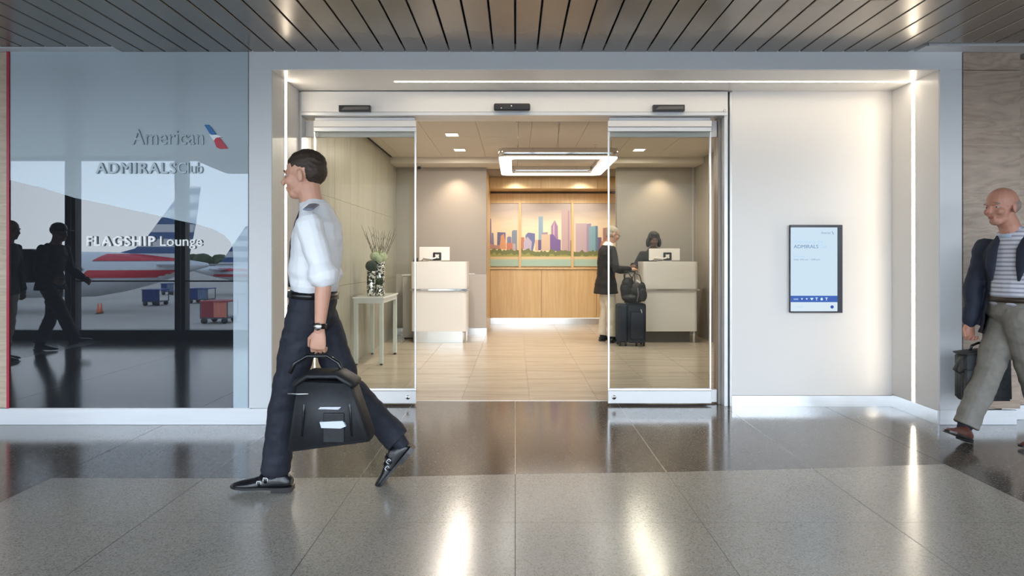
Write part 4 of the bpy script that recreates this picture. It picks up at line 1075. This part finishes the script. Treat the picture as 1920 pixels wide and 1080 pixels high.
P, k = person('bald man in a navy jacket and grey-khaki trousers walking in from the right edge', (Xr, Yr, 0), R(180), g)
q = MB(); k['torso'](q, .010, 2, 8); remesh(q, .006, 2, .006, 2).build('shirt', stripe, P, local=True)
q = MB(); q.loft([k['nk'] + V(0, 0, -.035), k['nk'] + V(.005, 0, .028)], [(.070, .074), (.061, .064)], (0, 1, 0), 24, rnd=False); q.build('collar', mat('pale_blue_collar', (.50, .62, .78), .7), P, local=True)
q = MB(); q.loft([k['pel'] + k['ax'] * .13, k['pel'] + k['ax'] * .205], [(.170, .140), (.166, .138)], k['LV'], 28, rnd=False); q.build('belt', mat('brown_belt', (.035, .022, .014), .4), P, local=True)
def jacket(P, k, m_, drop, gap, flare=.04, vox=.007, thick=.006, nm='jacket', cuffr=.046, exj=.022):
    q = MB(); s = k['s']; w_ = k['w']
    T = k['tor']; ex = exj
    base_ = k['pel'] + V(0, 0, -drop)
    pts = [base_, k['pel'] - k['ax'] * .05] + [p for p, a, b_ in T[2:8]]
    rd = [((.175 + flare) * w_, (.135 + flare) * w_), ((.165 + ex) * w_, (.125 + ex) * w_)] + [((a + ex) * w_, (b_ + ex) * w_) for p, a, b_ in T[2:8]]
    q.loft(pts, rd, k['LV'], 26, rnd=False)
    for i in (0, 1): k['arm'](q, i, .018, 1., cuffr - .018)
    FW, LV, pel = k['FW'], k['LV'], k['pel']
    zt_ = k['sh'].z
    def keep(c_):
        r_ = c_ - pel; r_.z = 0
        ctr = pel.lerp(k['sh'], max(0, min(1, (c_.z - pel.z) / (zt_ - pel.z)))); r_ = c_ - ctr
        f_, l_ = r_.dot(FW), r_.dot(LV)
        if abs(f_) < .5 and math.hypot(f_, l_) < .145 and f_ < .0 and c_.z < base_.z + .012: return True
        g_ = gap[0] + (gap[1] - gap[0]) * max(0, min(1, (c_.z - base_.z) / (zt_ - base_.z)))
        return not (f_ > .03 and abs(l_) < g_)
    b = remesh(q, vox, 2, .012, 8, keep if gap else None, dscale=6)
    return b.build(nm, m_, P, local=True)
def lapels(P, k, m_):
    for sg in (1, -1):
        L_ = [k['sh'].lerp(k['pel'], t_) + k['FW'] * f_ + k['LV'] * sg * l_ for t_, f_, l_ in ((-.12, .05, .075), (.1, .125, .085), (.35, .145, .085), (.55, .15, .075))]
        MB().loft(L_, [(.012, .006), (.034, .008), (.030, .008), (.008, .005)], k['LV'], 8).build('lapel', m_, P, local=True)
jacket(P, k, navyj, .16, (.14, .075)); lapels(P, k, navyj)
Yc = Yr + .20
bg_ = thing('briefcase', 'charcoal soft briefcase swinging from the hand of the bald man', 'bag', (PX(1846, Yc), Yc, .25))
greybag = mat('charcoal_bag_fabric', (.045, .048, .052), .7, var=.2, scale=40)
q = MB(); bagbody(q, [(1800, 750), (1886, 750), (1884, 660), (1800, 662)], Yc, .07); q.build('body', greybag, bg_)
q = MB(); bagbody(q, [(1808, 744), (1878, 744), (1876, 694), (1810, 694)], Yc - .075, .02, 4); q.build('front_pocket', greybag, bg_)
q = MB(); q.loft([(PX(1800, Yc), Yc, PZ(662, Yc)), (PX(1843, Yc), Yc, PZ(657, Yc)), (PX(1886, Yc), Yc, PZ(661, Yc))], [(.075, .012)] * 3, (0, 1, 0), 10); q.build('top_flap', bagm, bg_)
MB().tube([(PX(1818, Yc), Yc, PZ(660, Yc)), (PX(1822, Yc), Yc, PZ(648, Yc)), (PX(1834, Yc), Yc, PZ(643, Yc)), (PX(1854, Yc), Yc, PZ(643, Yc)), (PX(1866, Yc), Yc, PZ(648, Yc)), (PX(1870, Yc), Yc, PZ(660, Yc))], .009, 10).build('handle', leather, bg_)
MB().loft([(PX(1801, Yc), Yc - .03, PZ(664, Yc)), (PX(1788, Yc), Yc - .05, PZ(676, Yc)), (PX(1782, Yc), Yc - .04, PZ(692, Yc)), (PX(1790, Yc), Yc - .04, PZ(698, Yc)), (PX(1801, Yc), Yc - .05, PZ(690, Yc))], [(.022, .004)] * 5, (0, 1, 0), 8).build('shoulder_strap', bagm, bg_)

# 3 traveller at the desk, seen from behind ------------------------------------
g = dict(pel=(0, 0, .93), sh=(.02, 0, 1.40), nk=(.045, 0, 1.48), hd=(.105, 0, 1.615), hf=(1, .02, -.28), hs=1.0, belly=1.15, lv=(0, 1, 0), w=1.0,
         hips=[((0, .09, .89), (.03, .10, .49), (-.02, .10, .09)), ((0, -.09, .89), (.06, -.10, .49), (.06, -.11, .09))],
         arms=[((.03, .19, 1.375), (.06, .24, 1.10), (.29, .18, 1.10), (1, -.2, .1), (0, -.3, -1), (0, -1, 0), .5),
               ((.03, -.19, 1.375), (.08, -.24, 1.09), (.31, -.17, 1.09), (1, .2, .1), (0, .3, -1), (0, 1, 0), .5)],
         shoes=[((-.07, .10, .003), 0, R(6)), ((.0, -.11, .003), 0, R(-6))],
         skin=skin4, hair=mat('silver_hair', (.36, .31, .24), .7), trm=cream, shm=leather, vox=.010, cuff=.072, shoeL=.29,
         hairf=[((-.022, 0, .040), (.098, .081, .086)), ((-.045, 0, -.010), (.068, .079, .062))])
P, k = person('grey-haired man with glasses in a long dark jacket and cream trousers at the right desk', (PX(1136, 8.96), 8.96, 0), R(8), g)
q = MB(); k['torso'](q, .010, 3, 8); remesh(q, .010, 2).build('shirt', shirtw, P, local=True)
q = MB(); q.loft([k['nk'] + V(-.005, 0, -.04), k['nk'] + V(.01, 0, .010)], [(.070, .074), (.061, .065)], (0, 1, 0), 20, rnd=False); q.build('collar', shirtw, P, local=True)
jacket(P, k, blackj, .20, (.05, .06), .05, .010)
gl_ = mat('spectacle_frame', (.10, .07, .05), .3, .4)
q = MB()
for sy in (1, -1):
    q.tube([k['T'] @ V(.106 + .0 * math.cos(a), sy * .032 + .022 * math.cos(a), .0 + .016 * math.sin(a)) for a in [R(x) for x in range(0, 361, 40)]], .0022, 5)
    q.tube([k['T'] @ V(.104, sy * .055, .004), k['T'] @ V(.04, sy * .080, .004), k['T'] @ V(-.01, sy * .082, .0)], .0022, 5)
q.tube([k['T'] @ V(.107, -.010, .003), k['T'] @ V(.107, .010, .003)], .0022, 5)
q.build('glasses', gl_, P, local=True)

# 4 agent behind the right desk -----------------------------------------------
Ya = 9.50
g = dict(pel=(0, 0, .90), sh=(.02, 0, 1.34), nk=(.03, 0, 1.415), hd=(.085, 0, 1.55), hf=(1, .12, -.22), hs=.97, w=.90,
         hips=[((0, .08, .86), (.02, .09, .47), (0, .09, .09)), ((0, -.08, .86), (.02, -.09, .47), (0, -.09, .09))],
         arms=[((.02, .165, 1.315), (.03, .24, 1.13), (.17, .08, 1.245), (1, -.4, .1), (0, 0, -1), (0, -1, 0), .5),
               ((.02, -.165, 1.315), (.08, -.29, 1.11), (.29, -.335, 1.15), (1, -.1, -.3), (0, .2, -1), (0, 1, 0), .4)],
         shoes=[((-.06, .09, .003), 0, R(6)), ((-.06, -.09, .003), 0, R(-6))],
         skin=skin3, hair=mat('black_bob_hair', (.012, .010, .009), .55), trm=blackj, shm=leather, vox=.010, shoeL=.26, cuff=.06,
         hairf=[((-.020, 0, .040), (.106, .096, .098)), ((-.045, 0, -.040), (.080, .108, .085)), ((-.010, .092, -.050), (.062, .034, .080)), ((-.010, -.092, -.050), (.062, .034, .080)), ((.050, 0, .100), (.050, .070, .030))])
P, k = person('check-in agent with a black bob in a dark uniform behind the right desk', (PX(1225, Ya), Ya, 0), R(-90 - 8), g)
q = MB(); k['torso'](q, .014, 2, 8)
for i in (0, 1): k['arm'](q, i, .012, 1., .030)
remesh(q, .010, 2, .006).build('uniform_jacket', blackj, P, local=True)
MB().loft([k['nk'] + V(.045, -.05, -.03), k['nk'] + V(.085, 0, -.10), k['nk'] + V(.045, .05, -.03)], [(.012, .004)] * 3, (0, 0, 1), 8).build('blouse_collar', shirtw, P, local=True)

# 5 suitcase and backpack -------------------------------------------------------
Ysu = 8.50
su = thing('suitcase', 'navy four-wheeled cabin suitcase standing at the right desk', 'suitcase', (PX(1185, Ysu), Ysu, 0))
navys = mat('navy_ballistic_nylon', (.014, .022, .042), .6, var=.2, scale=50)
sx0, sx1 = PX(1159, Ysu), PX(1212, Ysu)
MB().box(sx0, PX(1178, Ysu), Ysu, Ysu + .26, .055, .60, .035, 4).build('rear_shell', navys, su)
MB().box(PX(1177, Ysu), sx1, Ysu - .01, Ysu + .26, .045, .61, .035, 4).build('front_shell', navys, su)
MB().box(PX(1181, Ysu), PX(1208, Ysu), Ysu - .024, Ysu - .005, .10, .50, .02, 3).build('outer_pocket', navys, su)
MB().tube([(PX(1178, Ysu), Ysu - .012, .10), (PX(1178, Ysu), Ysu - .016, .33), (PX(1178, Ysu), Ysu - .012, .57)], .005, 6).build('zip', black, su)
MB().tube([(PX(1201, Ysu), Ysu - .028, .53), (PX(1203, Ysu), Ysu - .03, .48)], .007, 6).build('zip_pull', alupaint, su)
for px in (1163, 1174, 1194, 1208):
    for dy in (.03, .22):
        if px in (1174, 1194) and dy > .1: continue
        x = PX(px, Ysu); wl_ = MB(); wl_.loft([(x - .012, Ysu + dy, .0235), (x + .012, Ysu + dy, .0235)], [.023, .023], (0, 1, 0), 14, rnd=False)
        wl_.box(x - .016, x + .016, Ysu + dy - .014, Ysu + dy + .014, .04, .06); wl_.build('wheel', black, su)
q = MB()
for px in (1172, 1190): q.tube([(PX(px, Ysu + .23), Ysu + .235, .60), (PX(px, Ysu + .23), Ysu + .235, 1.06)], .007, 8)
q.tube([(PX(1170, Ysu + .23), Ysu + .235, 1.06), (PX(1192, Ysu + .23), Ysu + .235, 1.06)], .012, 8)
q.build('telescopic_handle', black, su)
bp = thing('backpack', 'bulging black backpack strapped on top of the navy suitcase', 'bag', (PX(1190, Ysu), Ysu + .08, .612))
q = MB(); zt0 = .613
q.ell((PX(1180, Ysu), Ysu + .09, zt0 + .19), (.115, .10, .185)); q.ell((PX(1196, Ysu), Ysu + .05, zt0 + .15), (.125, .10, .145)); q.ell((PX(1189, Ysu), Ysu + .07, zt0 + .075), (.17, .12, .073)); q.ell((PX(1202, Ysu), Ysu + .06, zt0 + .20), (.085, .08, .11))
remesh(q, .008, 3, .008, 4).build('body', bagm, bp)
q = MB(); q.ell((PX(1204, Ysu), Ysu - .04, zt0 + .12), (.065, .03, .095)); remesh(q, .008, 2).build('front_pocket', bagm, bp)
MB().tube([(PX(1193, Ysu), Ysu - .05, zt0 + .03), (PX(1195, Ysu), Ysu - .07, zt0 + .13), (PX(1195, Ysu), Ysu - .02, zt0 + .24)], .008, 6).build('strap', mat('grey_webbing', (.16, .16, .17), .6), bp)
MB().tube([(PX(1185, Ysu), Ysu + .02, zt0 + .34), (PX(1190, Ysu), Ysu + .02, zt0 + .43), (PX(1200, Ysu), Ysu + .02, zt0 + .40), (PX(1204, Ysu), Ysu + .02, zt0 + .28)], .007, 8).build('grab_handle', bagm, bp)
MB().tube([(PX(1172, Ysu), Ysu + .05, zt0 + .33), (PX(1171, Ysu), Ysu + .05, zt0 + .41), (PX(1180, Ysu), Ysu + .05, zt0 + .43), (PX(1187, Ysu), Ysu + .05, zt0 + .35)], .008, 8).build('grab_handle', bagm, bp)
MB().box(-.035, .035, -.002, .002, -.012, .012, M=Matrix.Translation(V(PX(1196, Ysu), Ysu - .03, zt0 + .315)) @ Matrix.Rotation(R(35), 4, 'Y')).build('luggage_tag', shirtw, bp, label='white luggage tag')

# 6, 7 the two people mirrored in the glass panel ------------------------------
GY = 2 * YG                                   # optical depth = GY - y
def mir(px, Yo): return (px - VX) * Yo / F
dark = mat('dark_casual_cloth', (.012, .012, .014), .8); dgrey = mat('dark_grey_trousers', (.035, .034, .033), .8)
Yo = 8.05
g = dict(pel=(-.02, 0, .93), sh=(.03, 0, 1.40), nk=(.06, 0, 1.48), hd=(.10, 0, 1.60), hf=(1, 0, -.1), hs=1.0,
         hips=[((0, .08, .89), (.20, .07, .50), (.36, .06, .17)), ((-.02, -.08, .89), (-.05, -.07, .48), (-.22, -.06, .10))],
         arms=[((.03, .19, 1.375), (.0, .23, 1.10), (.18, .22, .98), (1, 0, -.5), (0, -1, 0), (0, 0, 1), .8), ((.03, -.19, 1.375), (.08, -.23, 1.10), (.29, -.20, .97), (1, 0, -.5), (0, 1, 0), (0, 0, 1), .8)],
         shoes=[((.29, .06, .09), R(12), 0), ((-.27, -.06, .004), 0, 0)],
         skin=skin4, hair=mat('dark_brown_hair', (.035, .022, .014), .6), trm=dgrey, shm=black, vox=.011, cuff=.07, hairf=[((-.025, 0, .035), (.095, .080, .08))])
P, k = person('man with a cap and backpack walking by the windows, mirrored in the glass panel', (mir(97, Yo), GY - Yo, 0), 0, g)
jacket(P, k, dark, .10, None, .03, .011)
q = MB(); q.ell((-.010, 0, .058), (.103, .086, .082), k['T']); q.build('cap', black, P, local=True)
q = MB(); q.ell((.125, 0, .045), (.060, .062, .007), k['T']); q.build('cap_brim', black, P, local=True)
rk = thing('rucksack', 'black rucksack on the back of the capped man, mirrored in the glass', 'bag', (mir(62, Yo), GY - Yo, 1.0))
xb = mir(97, Yo) - .27
q = MB(); q.box(xb - .14, xb + .14, GY - Yo - .16, GY - Yo + .16, .93, 1.38, .07, 4); q.build('body', black, rk)
q = MB(); q.box(xb - .18, xb - .13, GY - Yo - .12, GY - Yo + .12, .96, 1.20, .02, 3); q.build('front_pocket', black, rk)
Yo = 7.3
g = dict(g); g.update(trm=cream, hips=[((0, .08, .89), (.04, .08, .49), (.03, .08, .09)), ((0, -.08, .89), (.0, -.08, .49), (-.08, -.08, .09))],
    arms=[((.0, .19, 1.375), (.02, .23, 1.10), (.10, .21, .88), (.2, 0, -1), (0, -1, 0), (1, 0, 0), .6), ((.0, -.19, 1.375), (.0, -.23, 1.10), (.06, -.21, .87), (.2, 0, -1), (0, 1, 0), (1, 0, 0), .6)], shoes=[((-.05, .08, .004), 0, 0), ((-.16, -.08, .004), 0, 0)])
P, k = person('man in dark jacket and cream trousers mirrored at the left edge of the glass panel', (mir(5, Yo), GY - Yo, 0), 0, g)
jacket(P, k, dark, .12, None, .03, .011)

# ------------------------------------------------------------------ outside the windows: apron, aircraft, carts
ZA = -3.2
apron = mat('concrete_apron', (.36, .33, .30), .85, var=.12, scale=.12)
B('ground', apron, -260, 200, -420, YW - .4, ZA - .1, ZA, kind='structure')
def ox(px, Yo): return (px - VX) * Yo / F
def oz(py, Yo): return H - (py - VY) * Yo / F
acwhite = mat('aircraft_silver_paint', (.55, .58, .62), .3, .2)
def livery(name, xs0, xs1, z_split):
    m, t, b = nodes_of(name)
    c = t.nodes.new('ShaderNodeTexCoord'); s_ = t.nodes.new('ShaderNodeSeparateXYZ'); t.links.new(c.outputs['Object'], s_.inputs[0])
    fr = t.nodes.new('ShaderNodeMath'); fr.operation = 'MULTIPLY'; fr.inputs[1].default_value = xs0
    f2 = t.nodes.new('ShaderNodeMath'); f2.operation = 'FRACT'; g2 = t.nodes.new('ShaderNodeMath'); g2.operation = 'GREATER_THAN'; g2.inputs[1].default_value = .46
    t.links.new(s_.outputs[2], fr.inputs[0]); t.links.new(fr.outputs[0], f2.inputs[0]); t.links.new(f2.outputs[0], g2.inputs[0])
    # red aft of a slanted line, blue ahead of it
    a = t.nodes.new('ShaderNodeMath'); a.operation = 'MULTIPLY_ADD'; a.inputs[1].default_value = -xs1; t.links.new(s_.outputs[2], a.inputs[0]); t.links.new(s_.outputs[0], a.inputs[2])
    g3 = t.nodes.new('ShaderNodeMath'); g3.operation = 'GREATER_THAN'; g3.inputs[1].default_value = z_split; t.links.new(a.outputs[0], g3.inputs[0])
    mx = t.nodes.new('ShaderNodeMix'); mx.data_type = 'RGBA'; mx.inputs[6].default_value = (.03, .09, .24, 1); mx.inputs[7].default_value = (.50, .02, .04, 1); t.links.new(g3.outputs[0], mx.inputs[0])
    m2 = t.nodes.new('ShaderNodeMix'); m2.data_type = 'RGBA'; m2.inputs[7].default_value = (.60, .62, .66, 1); t.links.new(g2.outputs[0], m2.inputs[0]); t.links.new(mx.outputs[2], m2.inputs[6])
    t.links.new(m2.outputs[2], b.inputs['Base Color']); b.inputs['Roughness'].default_value = .3
    MATS[name] = m; return m
def aircraft(label, Yo, top, bot, fin, stab, bands, liv, names):
    y = GY - Yo; x_ref = ox(fin[0][0], Yo)
    A = thing('airliner', label, 'aircraft', (x_ref, y, ZA))
    xs_ = [p[0] for p in top]
    pts, rd = [], []
    for (pa, ya), (pb, yb) in zip(top, bot):
        z1, z0 = oz(ya, Yo), oz(yb, Yo); pts.append((ox(pa, Yo), y, (z0 + z1) / 2)); rd.append((max(.05, (z1 - z0) / 2),) * 2)
    q = MB(); q.loft(pts, rd, (0, 1, 0), 36, rnd=True); q.build('fuselage', acwhite, A)
    MB().prism([(ox(a, Yo), oz(b_, Yo)) for a, b_ in fin], 'Y', y - .14, y + .14).build('tail_fin', liv, A)
    for sg in (1, -1):
        q = MB(); root = [(ox(a, Yo), y + sg * .5) for a in stab[:2]]; tip = [(ox(stab[0], Yo) + 3.4, y + sg * 5.8), (ox(stab[1], Yo) + 1.6, y + sg * 5.8)]
        z = oz(stab[2], Yo); q.prism([root[0], root[1], tip[1], tip[0]], 'Z', z - .07, z + .07); q.build('tailplane', mat('wing_grey', (.22, .23, .25), .4), A)
    red = mat('livery_red', (.50, .02, .04), .35)
    for bd in bands:                          # red stripes wrapped round the side of the fuselage
        q = MB(); px0, px1, ya, yb, sl = bd; n_ = 14
        rows = []
        for f in (0, .25, .5, .75, 1):
            yy_ = ya + (yb - ya) * f; row = []
            for k_ in range(n_ + 1):
                px = (px0 - sl * f) + (px1 - (px0 - sl * f)) * k_ / n_
                i = max(0, min(len(xs_) - 2, next((j for j in range(len(xs_) - 1) if xs_[j + 1] >= px), len(xs_) - 2)))
                t_ = (px - xs_[i]) / (xs_[i + 1] - xs_[i]); tz = oz(top[i][1] + t_ * (top[i + 1][1] - top[i][1]), Yo); bz_ = oz(bot[i][1] + t_ * (bot[i + 1][1] - bot[i][1]), Yo)
                r_ = (tz - bz_) / 2; zc = (tz + bz_) / 2; z = oz(yy_, Yo); dz = max(-.98, min(.98, (z - zc) / max(r_, .01)))
                row.append(q.bm.verts.new((ox(px, Yo), y + math.sqrt(1 - dz * dz) * r_ * 1.02 + .02, zc + dz * r_)))
            rows.append(row)
        for a_, b_ in zip(rows, rows[1:]):
            for k_ in range(n_): q.bm.faces.new((a_[k_], a_[k_ + 1], b_[k_ + 1], b_[k_]))
        q.build('red_stripe', red, A)
    return A, y
Yo = 50.
liv1 = livery('tail_livery', .82, 1.15, ox(352, 50) - ox(345, 50))
top = [(-420, 472), (-100, 472), (60, 472), (180, 472), (230, 473), (270, 476), (310, 481), (345, 486), (372, 490), (388, 493)]
bot = [(-420, 558), (-100, 558), (60, 559), (140, 558), (190, 554), (240, 544), (290, 531), (330, 518), (365, 506), (388, 500)]
bot = [(t_[0], b_[1]) for t_, b_ in zip(top, bot)]
bot = [(-420, 558), (-100, 558), (60, 559), (180, 556), (230, 547), (270, 537), (310, 525), (345, 513), (372, 505), (388, 501)]
fin = [(352, 488), (225, 474), (255, 466), (275, 448), (348, 350), (375, 350), (366, 420)]
A, y = aircraft('silver airliner with blue and red striped tail seen mirrored in the glass panel', Yo, top, bot, fin, (300, 345, 497), [(212, 340, 476, 489, 16), (193, 338, 506, 520, 14)], liv1, None)
for px in (167, 182, 152, 60, 45, 30): MB().loft([(ox(px, Yo), y + 1.9, oz(504, Yo)), (ox(px, Yo), y + 1.95, oz(504, Yo))], [(.13, .18)] * 2, (1, 0, 0), 12, rnd=False).build('cabin_window', black, A)

B('landing_gear', black, ox(-60, Yo) - .3, ox(-60, Yo) + .3, y - 2, y + 2, ZA, oz(556, Yo), A)
Yo2 = 74.
liv2 = livery('second_tail_livery', .75, 1.1, ox(450, Yo2) - ox(440, Yo2))
top2 = [(352, 500), (385, 499), (415, 499), (440, 498), (470, 496), (520, 492), (700, 490)]
bot2 = [(352, 505), (385, 515), (415, 522), (440, 527), (470, 532), (520, 538), (700, 540)]
fin2 = [(400, 502), (418, 488), (462, 424), (482, 424), (470, 502)]
A2, y2 = aircraft('farther airliner tail mirrored at the right of the glass panel', Yo2, top2, bot2, fin2, (395, 430, 505), [(414, 520, 503, 508, 5), (406, 520, 514, 519, 5)], liv2, None)
B('landing_gear', black, ox(600, Yo2) - .3, ox(600, Yo2) + .3, y2 - 2, y2 + 2, ZA, oz(538, Yo2), A2)
def cart(label, px0, px1, py0, Yo, col, curtain):
    y = GY - Yo; x0, x1 = ox(px0, Yo), ox(px1, Yo); zt_ = oz(py0, Yo)
    c_ = thing('baggage_cart', label, 'cart', ((x0 + x1) / 2, y, ZA), group='baggage carts on the apron')
    fm = mat('cart_steel', (.10, .10, .11), .5, .5); z0 = ZA + .45
    B('bed', fm, x0, x1, y - .8, y + .8, z0 - .1, z0, c_); B('roof', col, x0 - .04, x1 + .04, y - .85, y + .85, zt_ - .08, zt_, c_)
    for x in (x0, x1 - .06):
        for yy_ in (y - .8, y + .74): B('post', fm, x, x + .06, yy_, yy_ + .06, z0, zt_ - .08, c_)
    w_ = (x1 - x0 - .12) / 2
    for i in range(2):
        q = MB(); n_ = 10
        pts = [(x0 + .06 + i * w_ + w_ * j / n_, y + .80 + .04 * (j % 2)) for j in range(n_ + 1)]
        q.prism(pts + [(a, b_ - .02) for a, b_ in pts[::-1]], 'Z', z0, zt_ - .08); q.build('curtain', curtain if i else col, c_)
    for x in (x0 + .25, x1 - .25):
        for yy_ in (y - .7, y + .7): MB().loft([(x, yy_ - .08, ZA + .2), (x, yy_ + .08, ZA + .2)], [.2, .2], (1, 0, 0), 14, rnd=False).build('wheel', black, c_)
    return c_
cb = mat('cart_blue', (.02, .05, .20), .6); cb2 = mat('cart_blue_grey', (.16, .22, .34), .6); crd = mat('cart_red', (.28, .03, .04), .6); cor = mat('cart_orange', (.65, .20, .13), .6)
cart('blue curtained baggage cart mirrored below the airliner', 276, 308, 542, 57, cb, cb)
cart('blue baggage cart farther away, half behind the window mullion', 309, 332, 531, 74, cb, cb2)
cart('blue and white baggage cart between the mullion and the red cart', 360, 397, 540, 60, cb, cb2)
cart('red and orange baggage cart mirrored nearest the frosted strip', 386, 437, 563, 41.5, crd, cor)
for px in (184, 190):
    Yk = 48. if px == 184 else 48.7; y = GY - Yk; x = ox(px, Yk)
    c_ = thing('traffic_cone', 'orange traffic cone standing %s on the apron, mirrored in the glass' % ('left of its twin' if px == 184 else 'right of its twin'), 'cone', (x, y, ZA), group='orange cones on the apron')
    B('cone_base', black, x - .16, x + .16, y - .16, y + .16, ZA, ZA + .05, c_)
    MB().lathe([(.12, .05), (.10, .3), (.07, .6), (.04, .85)], (x, y, ZA), 16).build('cone_body', mat('cone_orange', (.75, .16, .07), .5), c_)
# distant tree line
trm_ = mat('distant_foliage', (.05, .07, .03), .9, var=.3, scale=.5)
rnd = random.Random(5); q = MB()
for i in range(60):
    Yk = 330; px = -150 + i * 14 + rnd.uniform(-6, 6); r_ = rnd.uniform(1.4, 3.4) * (1.25 if 340 < px < 410 else .8); x = ox(px, Yk); y = GY - Yk + rnd.uniform(-8, 8)
    t2 = bmesh.new(); bmesh.ops.create_icosphere(t2, subdivisions=2, radius=1)
    for v in t2.verts: v.co = Vector((v.co.x * r_ * 1.3, v.co.y * r_, v.co.z * r_)) * (1 + .25 * noise.noise(v.co * 3 + Vector((i * 3, 0, 0)))) + Vector((x, y, ZA + r_ * .8))
    q.merge(t2)
tag(q.build('tree_line', trm_), 'dark line of distant trees on the horizon beyond the apron', 'trees', kind='stuff')
